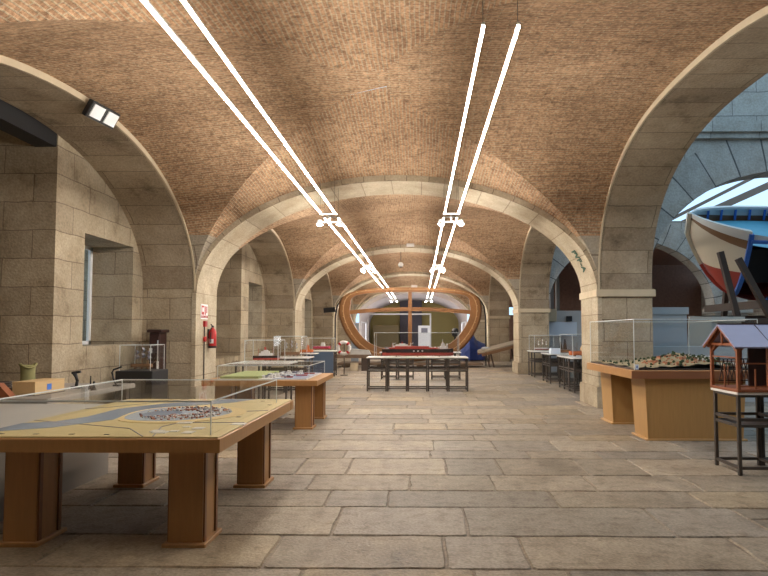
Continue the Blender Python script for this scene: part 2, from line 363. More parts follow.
# side arcades -----------------------------------------------------
def arcade(side,name):
    right=side>0; x0=XR if right else XL; x1=x0+side*TW; m=MB()
    a=3.7; zt=6.2; n=2.35 if right else 2.0; r=2.61 if right else 2.27
    cs=[7.9+PITCH*k for k in range(-1,4)]
    U=ang(40)
    for c in cs:
        sy=lambda u:c+(a if u>0 else 4.42)*u
        P=[(sy(u),Z0+r*ell(u,n)) for u in U]; s=0; ns=len(P)
        for i in range(ns-1):
            p,q=P[i],P[i+1]; d=math.hypot(q[0]-p[0],q[1]-p[1])
            m.m=1; m.face([(x0,p[0],p[1]),(x0,q[0],q[1]),(x1,q[0],q[1]),(x1,p[0],p[1])],[(0,s),(0,s+d),(TW,s+d),(TW,s)])
            m.m=3 if right else 0
            m.face([(x1,p[0],p[1]),(x1,q[0],q[1]),(x1,q[0],zt),(x1,p[0],zt)])
            m.m=0; m.face([(x0,p[0],p[1]),(x0,q[0],q[1]),(x0,q[0],zt),(x0,p[0],zt)])
            s+=d
        m.m=2
        R=[]                          # thin pale roll moulding on the nave side
        for u in U:
            y,z=sy(u),Z0+r*ell(u,n); w=.085; yy=y+w*u; zz=Z0+(r+w)*ell(u,n)+.001
            R.append([(x0-side*.035,y,z),(x0+side*.03,y,z),(x0+side*.03,yy,zz),(x0-side*.035,yy,zz)])
        m.rings(R)
    edges=[cs[0]-a-3.5]+[v for c in cs for v in (c-4.42,c+a)]+[cs[-1]+a+1.6]
    for i in range(0,len(edges),2):
        ya,yb=edges[i],edges[i+1]
        m.m=0; m.box(min(x0,x1),max(x0,x1),ya,yb,0,zt)
        if right:
            m.m=2; m.box(x0-.085,x1+.05,ya-.05,yb+.04,2.22,2.36); m.m=0
            m.box(x0-.02,x1+.02,ya-.02,yb+.02,0,.40)
    return struct(m.obj(name,[M_stone,M_vouss,M_trim,M_grey]))
arcade(1,'wall_right'); arcade(-1,'wall_left')
# outer wall of the left side: deep window bays
XO=XL-TW
m=MB()
for k in range(-1,4):
    c=7.9+PITCH*k; ya,yb=c+.86,c+3.75; wy0,wy1,wz0,wz1=c+1.64,c+3.28,1.27,3.17
    dX=.85
    # lit wall piece pierced by the splayed window niche
    m.m=0
    for (p,q,r,s_) in ((ya,wy0,0,6),(wy1,yb+1.05,0,6),(wy0,wy1,0,wz0),(wy0,wy1,wz1,6)):
        m.box(XO-dX,XO,p,q,r,s_)
    m.box(XO-3.4,XO-dX,ya,ya+.6,0,6)         # cheek of the deep bay facing the entrance
    m.m=1; m.box(XO-.5,XO,c-4.42,ya,0,.78)    # rubble parapet
    m.m=0; m.box(XO-3.4,XO-.5,c-4.42,ya,0,.74)
    m.box(XO-3.4,XO-3.1,c-4.42,ya,.74,6)
    m.box(XO-3.4,XO,yb+.9,yb+1.06,0,6)
m.box(XO-3.4,XO,-6,-5,0,6)
m.m=0
for k in range(-1,5):
    c=7.9+PITCH*k; m.box(XO-3.6,XO,c-4.6,c+1.46,5.0,5.3)
    m.box(XO-.85,XO,c+1.46,c+4.67,5.0,5.3)
struct(m.obj('wall_outer_left',[M_stone,M_rubble]))
for k in range(-1,4):
    c=7.9+PITCH*k; y0,y1=c+1.64,c+3.28; m=MB(); X=XO-.80
    for q in ((y0,y0+.07,1.27,3.17),(y1-.07,y1,1.27,3.17),(y0,y1,1.27,1.34),(y0,y1,3.10,3.17),((y0+y1)/2-.03,(y0+y1)/2+.03,1.3,3.15)): m.box(X-.05,X,*q)
    o=struct(m.obj('window_%d'%(k+2),M_winframe)); g=MB(); g.box(X-.03,X-.024,y0,y1,1.27,3.17); g.obj('pane',M_plexi,o)
m=MB()
m.box(XO-.35,XO-.02,4.2,8.76,4.38,5.0); 
tag(m.obj('screen_housing',M_black),'long black box fixed under the arch of the left window bay','housing')
# end tunnel and end wall
m=MB(); YE0,YE1=Y1+PITCH*3+T,49.5
U=ang(40)
for i in range(40):
    P=[(XC+(A-.3)*u,2.2+2.05*ell(u)) for u in U]; p,q=P[i],P[i+1]
    m.face([(p[0],YE0-.02,p[1]),(q[0],YE0-.02,q[1]),(q[0],YE1,q[1]),(p[0],YE1,p[1])])
    m.face([(p[0],YE0-.02,p[1]),(q[0],YE0-.02,q[1]),(q[0],YE0-.02,6),(p[0],YE0-.02,6)])
for s in(-1,1):
    x=XC+s*(A-.3); m.box(min(x,x+s*.6),max(x,x+s*.6),YE0-.02,YE1,0,2.2)
struct(m.obj('wall_tunnel',M_plaster))
for sx in (-1,1):
    L=bpy.data.lights.new('window_daylight','AREA'); L.shape='RECTANGLE'; L.size=1.7; L.size_y=3.6; L.energy=100; L.color=(.92,.95,1)  # added area light that brightens the tunnel end, set on the closed side wall
    l=bpy.data.objects.new('window_daylight',L); C.objects.link(l); l.location=(XC+sx*(A-.33),43.4,1.35); l.rotation_euler=(0,sx*PI/2,0)
    m=MB(); x=XC+sx*(A-.3)
    for q in ((41.5,41.6,.45,2.3),(45.2,45.3,.45,2.3),(41.5,45.3,.4,.48),(41.5,45.3,2.22,2.3)): m.box(min(x,x-sx*.06),max(x,x-sx*.06),*q)
    struct(m.obj('window_%d'%(8+(sx>0)),M_winframe))  # frame added around the fill light, no opening behind it
m=MB(); m.box(XL,XR,49.5,50,0,5); struct(m.obj('wall_back',M_olive))
m=MB(); m.box(XO-3.6,16.3,-7,-6.4,0,9); struct(m.obj('wall_entrance',M_stone))
# floor --------------------------------------------------------------
m=MB(); m.c=(.22,.175,.13); m.box(XO-3.6,16.5,-7,50,-.3,-.012)
def slab(x0,x1,y0,y1,col):
    g=random.uniform(.003,.009); j=lambda:random.uniform(-.012,.012)
    x0+=g;x1-=g;y0+=g;y1-=g; 
    c=min(.025,(x1-x0)/5,(y1-y0)/5)*random.uniform(.4,1)
    J=lambda:random.uniform(-.013,.009)
    fx=[.2,.4,.6,.8]; fy=[.33,.67]
    o=[(x0+c,y0-J()*.4)]+[(x0+(x1-x0)*f,y0-J()) for f in fx]+[(x1-c,y0-J()*.4),(x1,y0+c)]+[(x1+J(),y0+(y1-y0)*f) for f in fy]+[(x1,y1-c),(x1-c,y1+J()*.4)]+[(x1-(x1-x0)*f,y1+J()) for f in fx]+[(x0+c,y1+J()*.4),(x0,y1-c)]+[(x0-J(),y1-(y1-y0)*f) for f in fy]+[(x0,y0+c)]
    cx,cy=(x0+x1)/2,(y0+y1)/2; b=.008; z=random.uniform(-.0015,.0015)
    i=[(px+(b if px<cx else -b),py+(b if py<cy else -b)) for px,py in o]
    m.c=col
    m.face([(p[0],p[1],z) for p in i])
    n=len(o)
    for k in range(n):
        l=(k+1)%n; m.face([(o[k][0],o[k][1],-.0125),(o[l][0],o[l][1],-.0125),(i[l][0],i[l][1],z),(i[k][0],i[k][1],z)])
y=1.2
while y<49.4:
    h=random.choice([.36,.45,.52,.6,.7,.8]); h=min(h,49.45-y)
    x=XO-.2 - random.uniform(0,.8)
    xe=13 if y<21 else XR+2
    while x<xe:
        w=random.choice([.6,.8,.95,1.1,1.3,1.5])*random.uniform(.9,1.1)
        b=random.uniform(.82,1.16)*.98; t=random.random()
        col=(.315*b,.262*b,.200*b) if t<.55 else (.285*b,.245*b,.200*b) if t<.88 else (.335*b,.268*b,.185*b)
        if h>.6 and w<1.1 and random.random()<.18:
            hh=h*random.uniform(.4,.6); slab(x,x+w,y,y+hh,col); b2=random.uniform(.9,1.1); slab(x,x+w,y+hh,y+h,tuple(q*b2 for q in col))
        else: slab(x,x+w,y,y+h,col)
        x+=w
    y+=h
m.raw=True
struct(m.obj('floor',M_floor))
# ------------------------------------------------------------------ daylit court on the right
def crosswall(y0,y1,ztop,name,mt,right_end=16):
    m=MB(); U=ang(36)
    for c in (7.65,14.8):
        a=3.0
        P=[(c+a*u,Z0+2.5*ell(u)) for u in U]; s=0
        for i in range(36):
            p,q=P[i],P[i+1]; d=math.hypot(q[0]-p[0],q[1]-p[1])
            # ring of voussoirs, radial joints
            e=.82; p2=(c+(a+e)*U[i],Z0+(2.5+e)*ell(U[i])); q2=(c+(a+e)*U[i+1],Z0+(2.5+e)*ell(U[i+1]))
            p2=(max(c-3.0-.52,min(c+3.0+.52,p2[0])),p2[1]); q2=(max(c-3.52,min(c+3.52,q2[0])),q2[1])
            m.m=1
            for yy in (y0,y1): m.face([(p[0],yy,p[1]),(q[0],yy,q[1]),(q2[0],yy,q2[1]),(p2[0],yy,p2[1])],[(0,s),(0,s+d),(.82,s+d),(.82,s)])
            m.face([(p[0],y0,p[1]),(q[0],y0,q[1]),(q[0],y1,q[1]),(p[0],y1,p[1])],[(0,s),(0,s+d),(.7,s+d),(.7,s)])
            m.m=0
            if q2[0]-p2[0]>1e-4:
                for yy in (y0,y1): m.face([(p2[0],yy,p2[1]),(q2[0],yy,q2[1]),(q2[0],yy,ztop),(p2[0],yy,ztop)])
            s+=d
        m.box(c+3.0,c+4.15,y0,y1,0,Z0)
    m.m=0
    m.box(4.65,16,y0,y1,ztop-.02,ztop)
    m.m=2
    if ztop>6: m.box(4.6,16.2,y0-.16,y1+.1,5.62,5.84); m.box(4.6,16.2,y0-.09,y1+.1,5.5,5.62)
    m.box(10.55,11.95,y0-.09,y1+.09,Z0-.15,Z0)
    return struct(m.obj(name,[mt,stone_mat(name+'_ring',(.46,.45,.42),(.38,.375,.355),(.12,.12,.12),bw=3,bh=.55,mortar=.014,stain=.35,distort=.01),mt]))
crosswall(11.9,12.5,8.2,'wall_court_front',M_grey)
crosswall(20.95,21.6,5.55,'wall_court_back',M_grey)
m=MB(); m.box(16,16.3,-6.5,34,0,4.6); struct(m.obj('wall_court_right',M_grey))
m=MB(); m.box(4.6,16.3,-6.4,2.5,5.3,5.5); m.box(4.65,5.0,-6.4,2.5,0,5.3); struct(m.obj('wall_court_near',M_grey))
# dark store room behind the court
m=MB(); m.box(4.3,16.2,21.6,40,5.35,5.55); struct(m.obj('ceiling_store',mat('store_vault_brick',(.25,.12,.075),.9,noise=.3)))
m=MB()
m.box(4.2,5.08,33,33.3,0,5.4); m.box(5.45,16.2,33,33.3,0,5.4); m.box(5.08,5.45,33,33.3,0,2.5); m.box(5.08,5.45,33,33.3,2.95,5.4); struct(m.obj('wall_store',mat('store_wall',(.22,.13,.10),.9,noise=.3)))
for i,(x,y) in enumerate(((5.35,23.5),(5.95,25),(9.25,24.2))):
    m=MB(); m.box(x-.07,x+.07,y-.07,y+.07,0,5.3); m.box(x-.14,x+.14,y-.14,y+.14,0,.03)
    tag(m.obj('steel_post',mat('grey_steel_post',(.14,.15,.16),.5) if i==0 else bpy.data.materials['grey_steel_post']),['grey steel post behind the far right partition, nearest the hall pier','grey steel post behind the partition, second from the hall pier','grey steel post in the brown room under the courtyard arch'][i],'post','steel posts in the store room')
# sloping glazed roof rafters over the court
m=MB()
M_raft=mat('roof_timber',(.20,.155,.12),.7)
for yy in (13.6,16.2,18.8,23.5): m.bar((4.7,yy,5.9),(16,yy,9.6),.16,.24)
m.bar((9.6,22.3,5.45),(16.2,22.3,8.4),.2,.26); m.bar((9.6,25,5.75),(16.2,25,9.1),.1,.14)
for xx in (6.6,8.6,10.6,12.6,14.6): 
    z=5.9+(xx-4.7)/11.3*3.7; m.bar((xx,12.6,z+.17),(xx,24,z+.17),.08,.1)
struct(m.obj('roof_rafters',M_raft))
# ------------------------------------------------------------------ generic display furniture
def acrylic(name,label,x0,x1,y0,y1,z0,z1,t=.008,group=None,e=.007):
    o=thing(name,label,'display case',((x0+x1)/2,(y0+y1)/2,z0),0,group); a,b,h=(x1-x0)/2,(y1-y0)/2,z1-z0
    for q in ((-a,a,-b,-b+t,0,h),(-a,a,b-t,b,0,h),(-a,-a+t,-b+t,b-t,0,h),(a-t,a,-b+t,b-t,0,h)):
        MB().box(*q).obj('side_panel',M_plexi,o)
    MB().box(-a,a,-b,b,h,h+t).obj('top_panel',M_plexi,o)
    m=MB()
    for sx in(-1,1):
        for sy in(-1,1): m.box(sx*a-e/2,sx*a+e/2,sy*b-e/2,sy*b+e/2,0,h+t)
    for sx in(-1,1): m.box(sx*a-e/2,sx*a+e/2,-b,b,h,h+t+.002)
    for sy in(-1,1): m.box(-a,a,sy*b-e/2,sy*b+e/2,h,h+t+.002)
    m.obj('edge_strip',M_edge,o); return o
def stand_proto(label,loc,group):
    o=thing('steel_stand',label,'stand',loc,0,group); s=.2375; w=.035; H=.845
    for sx in(-1,1):
        for sy in(-1,1):
            MB().bevbox(sx*s-w/2,sx*s+w/2,sy*s-w/2,sy*s+w/2,0,H,.003).obj('leg',M_steel,o)
    for z,h,nm in ((.06,.03,'bottom_rail'),(.50,.03,'shelf_rail'),(.565,.03,'shelf_rail'),(.815,.03,'top_rail')):
        m=MB()
        for sx in(-1,1): m.box(sx*s-w/2+.004,sx*s+w/2-.004,-s,s,z,z+h)
        for sy in(-1,1): m.box(-s,s,sy*s-w/2+.004,sy*s+w/2-.004,z,z+h)
        m.obj(nm,M_steel,o)
    MB().box(-s,s,-s,s,.505,.52).obj('shelf',M_dark,o)
    return o
def top_board(label,x0,x1,y0,y1,z=.845,t=.025):
    m=MB(); m.bevbox(x0,x1,y0,y1,z,z+t,.004); return tag(m.obj('white_top_board',M_white),label,'table top')
def cabinet_leg(m_,x0,x1,y0,y1,z1,parent,mt=M_oak,strip=M_oakd,d=.012):
    g=MB(); g.box(x0,x1,y0,y1,.02,z1); leg=g.obj('leg',mt,parent)
    s=MB()
    w=.045
    for sx in(0,1):
        for sy in (0,1):
            xa=x0-d if sx==0 else x1-w+d; ya=y0+.012 if sy==0 else y1-w-.0
            s.box(xa,xa+w,ya,ya+w-.01,.02,z1-.001)
    s.obj('corner_strip',strip,leg)
    f=MB(); f.bevbox(x0-.035,x1+.035,y0-.035,y1+.035,0,.028,.006); f.obj('foot_plate',mt,leg)
    return leg
def map_table(label,x0,x1,y0,y1,z,th,legs):
    o=thing('display_table',label,'table',((x0+x1)/2,(y0+y1)/2,0)); cx,cy=(x0+x1)/2,(y0+y1)/2
    MB().bevbox(x0-cx,x1-cx,y0-cy,y1-cy,z-th,z-.006,.006).obj('tabletop',M_oak,o)
    for sx in (0,1):
        xa=(x0 if sx==0 else x1-.1)-cx
        for sy in (0,1):
            ya=(y0 if sy==0 else y1-.1)-cy; MB().box(xa-.004,xa+.104,ya-.004,ya+.104,z-th+.002,z-.008).obj('corner_block',M_oak,o)
    for (a,b,c,d) in legs: cabinet_leg(None,a-cx,b-cx,c-cy,d-cy,z-th,o)
    return o
T1=(-3.11,-1.35,3.90,6.15)
map_table('large oak table in left foreground carrying the city map model',*T1,.79,.10,[(-1.77,-1.53,4.10,4.38),(-2.94,-2.71,4.10,4.38),(-1.77,-1.53,5.65,5.93),(-2.94,-2.71,5.65,5.93)])
map_table('smaller oak display table behind the foreground map table',-3.35,-1.58,8.85,10.5,.77,.09,[(-1.94,-1.70,9.02,9.28),(-1.94,-1.70,10.1,10.36),(-3.2,-2.96,9.02,9.28),(-3.2,-2.96,10.1,10.36)])
# city map model on table 1
def poly_plate(pts,z0,z1,name,mt,parent):
    m=MB(); m.rings([[(p[0],p[1],z0) for p in pts],[(p[0],p[1],z1) for p in pts]]); return m.obj(name,mt,parent)
o=thing('city_map_model','flat yellow relief map of a harbour town on the foreground table','model',(-2.23,5.02,.784)); 
MB().bevbox(-.865,.865,-1.105,1.105,0,.012,.003).obj('map_board',M_land,o)
river=[(-.86,-.95),(-.5,-.75),(-.25,-.35),(-.32,.1),(-.1,.45),(.15,.62),(.35,.8),(.5,1.09),(.2,1.09),(.02,.9),(-.3,.7),(-.55,.3),(-.55,-.2),(-.65,-.45),(-.86,-.55)]
poly_plate(river,.012,.014,'river',M_water,o)
def oval(cx,cy,a,b,n=26,w=.06): return [(cx+a*math.cos(2*PI*i/n)*(1+w*math.sin(3*2*PI*i/n+1)),cy+b*math.sin(2*PI*i/n)*(1+w*math.cos(2*2*PI*i/n))) for i in range(n)]
poly_plate(oval(.18,-.02,.50,.55),.012,.016,'sand_bank',M_land2,o)
poly_plate(oval(.14,-.02,.42,.45),.016,.018,'harbour_water',M_waterl,o)
poly_plate(oval(.0,-.05,.16,.20),.018,.0195,'dock_basin',M_water,o)
for (pts) in ([(-.86,-.4),(-.3,-.62),(.1,-.78),(.35,-1.1)],[(.86,.2),(.5,.1),(.3,-.7),(.42,-1.1)],[(.86,-.5),(.3,-.5)],[(-.2,1.1),(-.7,.4),(-.86,.3)]):
    m=MB()
    for p,q in zip(pts[:-1],pts[1:]): m.bar((p[0],p[1],.0135),(q[0],q[1],.0135),.008,.004)
    m.obj('road',M_mgrey,o)
for _ in range(9):
    x=random.uniform(.3,.8); y=random.uniform(-1.0,-.5); MB().box(x,x+random.uniform(.05,.12),y,y+random.uniform(.04,.09),.012,.016).obj('field',M_mwhite,o)
m1=MB();m2=MB();m3=MB();m4=MB()
for _ in range(420):
    t=random.uniform(0,2*PI); r=random.uniform(.2,1)**.7; x=.20+.36*r*math.cos(t); y=.0+.40*r*math.sin(t)
    if abs(x)<.13 and abs(y+.05)<.16: continue
    mm=random.choice([m1,m1,m2,m3,m4]); w=random.uniform(.008,.022); d=random.uniform(.008,.03); h=random.uniform(.005,.015)
    M=Matrix.Translation((x,y,.018))@Matrix.Rotation(random.choice([.3,.9,1.2]),4,'Z'); mm.box(-w/2,w/2,-d/2,d/2,0,h,M)
for mm,mt,nm in ((m1,M_mwhite,'white_building'),(m2,M_terra,'tiled_building'),(m3,M_mgrey,'grey_building'),(m4,mat('model_dark_red',(.22,.06,.04),.6),'red_building')):
    b=mm.obj(nm,mt,o); b['kind']='stuff'
for x,y in ((-.7,-1.02),(-.45,-1.03),(.05,-1.04),(-.2,-1.03),(.7,-.2),(.75,.6),(.6,.9)): MB().box(x,x+.035,y,y+.02,.012,.015).obj('caption_plate',M_hulldark,o)
acrylic('acrylic_case','low wide clear cover over the foreground city map',-3.0,-1.44,3.985,5.80,.797,1.02)
# model on table 2
o=thing('port_model','small green and blue port model on second oak table','model',(-2.42,9.68,.765))
MB().bevbox(-.72,.66,-.70,.70,0,.015,.003).obj('base_board',M_mwhite,o)
poly_plate([(-.7,-.68),(-.1,-.68),(.0,-.3),(-.2,.2),(-.1,.65),(-.7,.65)],.015,.05,'green_land',mat('model_meadow',(.33,.37,.16),.9,noise=.3,nscale=20),o)
poly_plate([(.12,-.68),(.64,-.68),(.64,.65),(.2,.65),(.1,.2),(.25,-.3)],.015,.02,'port_water',mat('model_lilac_sea',(.33,.40,.58),.3),o)
m=MB();m2=MB()
for _ in range(70):
    x=random.uniform(-.1,.35);y=random.uniform(-.6,.6); (m if random.random()<.6 else m2).box(x,x+random.uniform(.02,.06),y,y+random.uniform(.02,.08),.015,random.uniform(.03,.07))
m.obj('white_building',M_mwhite,o)['kind']='stuff'; m2.obj('dark_building',M_mgrey,o)['kind']='stuff'
for x,y in ((.3,-.5),(.45,-.1),(.5,.3)): 
    m=MB(); m.rings([[(x-.08,y-.015,.02),(x+.08,y-.015,.02),(x+.1,y,.02),(x+.08,y+.015,.02),(x-.08,y+.015,.02)],[(x-.085,y-.018,.04),(x+.085,y-.018,.04),(x+.11,y,.04),(x+.085,y+.018,.04),(x-.085,y+.018,.04)]])
    m.obj('moored_ship',M_redhull,o)
acrylic('acrylic_case','low clear cover over the port model on second oak table',-3.14,-1.72,8.95,10.42,.781,.98)
# big table on right
o=thing('display_table','tall oak plinth table on the right inside the stone arch','table',(3.84,9.14,0)); 
MB().bevbox(-.91,.91,-1.08,1.08,.86,.975,.006).obj('tabletop',M_oak,o)
m=MB(); m.box(-.912,.912,-1.086,-1.07,.862,.965); m.obj('front_edge',M_cherry,o)
for (ya,yb) in ((-.975,-.485),(.477,.98)):
    g=MB(); t=.04
    g.rings([[(-.66,ya,.02),(.66,ya,.02),(.66,yb,.02),(-.66,yb,.02)],[(-.66-t,ya-.02,.86),(.66+t,ya-.02,.86),(.66+t,yb+.02,.86),(-.66-t,yb+.02,.86)]])
    b=g.obj('plinth',M_oakl,o)
    s=MB(); 
    s.bar((-.655,ya-.004,.02),(-.655-t,ya-.024,.86),.02,.02); s.obj('corner_strip',M_oakl,b)
    f=MB(); f.bevbox(-.70,.70,ya-.04,yb+.04,0,.022,.005); f.obj('foot_plate',M_oakl,b)
o=thing('fortress_relief_model','rugged relief model with dark bushes on the tall right table','model',(3.84,9.14,.976))
MB().bevbox(-.86,.86,-1.02,1.02,0,.02,.004).obj('base_board',M_dark,o)
m=MB(); N=34
def hz(x,y):
    return .02+.15*max(0,math.exp(-((x-.15)**2/.30+(y+.25)**2/.5)))*(1+.25*math.sin(9*x)*math.cos(7*y))+.02*math.sin(13*x+5*y)**2
for i in range(N):
    for j in range(N):
        q=[(-.84+1.68*a/N,-1.0+2.0*b/N) for a,b in((i,j),(i+1,j),(i+1,j+1),(i,j+1))]
        m.face([(x,y,hz(x,y)) for x,y in q])
m.obj('terrain',M_hill,o,smooth=True)
m=MB()
for _ in range(330):
    x=random.uniform(-.8,.8);y=random.uniform(-.95,.6); 
    if x<-.1 and random.random()<.6: continue
    r=random.uniform(.01,.026); m.blob((x,y,hz(x,y)+r*.5),r,6,4,jit=.003)
m.obj('bushes',M_tree,o)['kind']='stuff'
m=MB()
for _ in range(90):
    x=random.uniform(-.5,.2);y=random.uniform(-.95,-.3); w=random.uniform(.015,.035); m.box(x,x+w,y,y+w,hz(x,y)-.01,hz(x,y)+random.uniform(.01,.03))
m.obj('tiled_building',M_terra,o)['kind']='stuff'
m=MB(); 
for _ in range(60):
    x=random.uniform(.0,.8);y=random.uniform(-.98,-.2); w=random.uniform(.015,.05); m.box(x,x+w,y,y+w*.4,hz(x,y)-.01,hz(x,y)+random.uniform(.01,.025))
m.obj('stone_wall',M_mwhite,o)['kind']='stuff'
acrylic('acrylic_case','tall clear case over the relief model on right table',2.985,4.70,8.11,10.17,.977,1.68,e=.008)
m=MB(); m.box(0,.045,0,.003,0,.07); n=m.obj('sticker',mat('pale_blue_label',(.5,.62,.8),.5)); n.location=(2.995,8.098,.985); tag(n,'small pale blue label on corner of the right acrylic case','label')
g=MB(); g.box(.014,.032,-.001,.0005,.022,.05); g.obj('printed_mark',mat('label_ink',(.05,.12,.4),.5),n)
# ------------------------------------------------------------------ steel stands
G='dark steel cube stands'
s0=stand_proto('steel stand at right foreground under the wooden house model',(3.60,6.42,.0),G)
def clone(loc,label): return dup(s0,loc,label)
top_board('white board on the right foreground stand, carrying the house model',3.33,4.40,6.14,6.70)
clone((4.12,6.42,0),'steel stand at the right edge, beside the foreground house stand')
# central table
xs=[-1.34+.265+.52*i for i in range(5)]
pos=['leftmost','second from left','middle','fourth from left','rightmost']
for i,x in enumerate(xs): clone((x-.03,15.03,0),'steel stand %s of five under the red tanker case'%pos[i])
top_board('long white board under the central red tanker case',-1.37,1.23,14.74,15.56)
acrylic('acrylic_case','long clear case over the red tanker on central table',-1.17,.995,14.82,15.45,.872,1.49,e=.01)
for i,x in enumerate((-1.0,-.46,.62,1.04)): clone((x,18.8,0),'steel stand %s behind the central tanker table'%['leftmost','second from left','third from left','rightmost'][i])
top_board('white board on the row of stands behind the tanker table',-1.3,1.32,18.5,19.12)
# ships --------------------------------------------------------------
def hull_mesh(m,L,B,D,z0,bow=.18,stern=.08,n=18,mats=(0,1),split=.45,sheer=.1,fullness=.85):
    R=[]
    for i in range(n+1):
        t=i/n; x=-L/2+L*t
        w=1.0
        if t>1-bow: w=math.sqrt(max(0.0004,1-((t-(1-bow))/bow)**2))
        if t<stern: w=.55+.45*math.sin(t/stern*PI/2)
        zt=z0+D+sheer*D*(max(0,(t-.8)/.2)**2)
        wb=w*fullness if t<1-bow else w*fullness*.9
        zz=z0+ (0 if t<.97 else D*.1)
        sec=[(0,z0),(wb*.8,z0),(wb,z0+D*.12),(w,z0+D*split),(w,zt)]
        R.append([(x,-B/2*a,z) for a,z in sec[::-1]]+[(x,B/2*a,z) for a,z in sec[1:]])
    for a,b in zip(R[:-1],R[1:]):
        k=len(a)
        for i in range(k-1):
            m.m=mats[0] if i in(0,k-2) else mats[1]
            m.face([a[i],a[i+1],b[i+1],b[i]])
    m.m=mats[0]; m.face(R[0][::-1]); m.face(R[-1]); m.m=2
    for a,b in zip(R[:-1],R[1:]): m.face([a[0],b[0],b[-1],a[-1]])
def ship(name,label,loc,rz,L,B,D,hm,bm,dm,supm,kind,group=None):
    o=thing(name,label,'model ship',loc,rz,group)
    m=MB(); hull_mesh(m,L,B,D,.03); m.obj('hull',[hm,bm,dm],o)
    c=MB()
    for t in(-.3,0,.3): c.box(L*t-.01,L*t+.01,-B*.35,B*.35,0,.034)
    c.obj('cradle',M_brown,o)
    z=.03+D; s=MB()
    if kind=='tanker':
        x=L*.36
        s.box(x-.05*L,x+.04*L,-B*.40,B*.40,z,z+.07); s.box(x-.03*L,x+.02*L,-B*.34,B*.34,z+.07,z+.13); s.box(x-.02*L,x+.01*L,-B*.42,B*.42,z+.13,z+.16)
        s.cyl((x-.01*L,0,z+.16),(x-.01*L,0,z+.25),.008); s.frustum((x+.05*L,0,z),(x+.05*L,0,z+.14),.03,.025)
        s.obj('superstructure',supm,o)
        d=MB()
        for i in range(12): 
            xx=-L*.40+i*L*.055; d.box(xx,xx+.02,-B*.3,B*.3,z,z+.025)
        d.bar((-L*.42,0,z+.03),(L*.28,0,z+.03),.02,.015); d.obj('deck_piping',M_redhull,o)
        k=MB(); k.box(-L*.40,L*.26,-B*.42,B*.42,z-.002,z+.035); k.box(-L*.32,L*.16,-B*.3,B*.3,z+.035,z+.07); k.obj('raised_deck',M_redhull,o)
        e=MB()
        for xx in (-.35,-.1,.12): e.cyl((L*xx,0,z),(L*xx,0,z+.16),.006); e.bar((L*xx,0,z+.12),(L*xx+.08,.03,z+.16),.008,.008)
        for i in range(3): pass
        e.obj('mast',M_mwhite,o)
        f=MB(); f.box(-.18,-.09,-.004,0,0,.0)
        pl=MB()
        for i in range(14): pl.box(-L*.3+i*.09,-L*.3+i*.09+.04,-B*.1,B*.1,z+.025,z+.055)
        pl.obj('deck_fitting',M_mwhite,o)
        q=MB()
        for i in range(3): q.box(-.12+i*.11,-.08+i*.11,-B/2-.002,-B/2,.03+D*.62,.03+D*.78)
        q.obj('hull_marking',M_mwhite,o)
    elif kind=='liner':
        s.box(-L*.28,L*.22,-B*.36,B*.36,z,z+.05); s.box(-L*.2,L*.12,-B*.3,B*.3,z+.05,z+.09); s.box(-L*.1,L*.06,-B*.26,B*.26,z+.09,z+.12)
        s.obj('superstructure',supm,o)
        e=MB(); e.frustum((-.02,0,z+.1),(-.03,0,z+.18),.022,.018); e.cyl((L*.25,0,z),(L*.25,0,z+.17),.004); e.cyl((-L*.3,0,z),(-L*.3,0,z+.15),.004); e.obj('funnel',M_redhull,o)
    elif kind=='sail':
        for xx,h in ((-.28,.30),(0,.36),(.26,.28)):
            s.cyl((L*xx,0,z),(L*xx,0,z+h),.006)
            for q in (.35,.6,.85): s.bar((L*xx,-.09*(1.3-q),z+h*q),(L*xx,.09*(1.3-q),z+h*q),.006,.006)
        s.bar((L*.5,0,z),(L*.68,0,z+.08),.008,.008)
        s.obj('mast',M_brown,o)
        v=MB()
        for xx,h in ((-.28,.30),(0,.36),(.26,.28)):
            for q in (.3,.58):
                w=.085*(1.3-q); x=L*xx+.01; P=[]
                v.rings([[(x,-w,z+h*q),(x+.02,0,z+h*q),(x,w,z+h*q)],[(x+.03,-w*.95,z+h*(q+.12)),(x+.05,0,z+h*(q+.12)),(x+.03,w*.95,z+h*(q+.12))],[(x,-w*.85,z+h*(q+.24)),(x+.02,0,z+h*(q+.24)),(x,w*.85,z+h*(q+.24))]],cap=False,closed=False)
        v.obj('sail',supm,o)
        r=MB()
        for xx,h in ((-.28,.30),(0,.36),(.26,.28)):
            for sy in(-1,1): r.cyl((L*xx-.06,sy*B*.45,z),(L*xx,0,z+h),.0015,4)
        r.obj('rigging',M_dark,o)
    elif kind=='fishing':
        s.box(-L*.05,L*.18,-B*.28,B*.28,z-.01,z+.08); s.box(-L*.02,L*.15,-B*.22,B*.22,z+.08,z+.13)
        s.obj('wheelhouse',supm,o)
        e=MB(); e.cyl((-L*.2,0,z-.02),(-L*.2,0,z+.22),.005); e.cyl((L*.28,0,z-.02),(L*.28,0,z+.18),.005); e.bar((-L*.2,0,z+.05),(-L*.42,0,z+.16),.006,.006); e.obj('mast',M_brown,o)
    return o
ship('tanker_model','long black and red tanker model in the central case','',0,1,1,1,None,None,None,None,'') if False else None
ship('tanker_model','long red decked tanker model with black hull in central case',(-.06,15.13,.872),0,1.86,.30,.17,M_hulldark,M_redhull,M_redhull,M_mwhite,'tanker')
# model behind (grey warship) on second row
ship('warship_model','grey ship model on the board behind the tanker table',(-.55,18.8,.872),0,1.2,.18,.12,M_mgrey,M_mgrey,M_mgrey,M_mwhite,'liner')
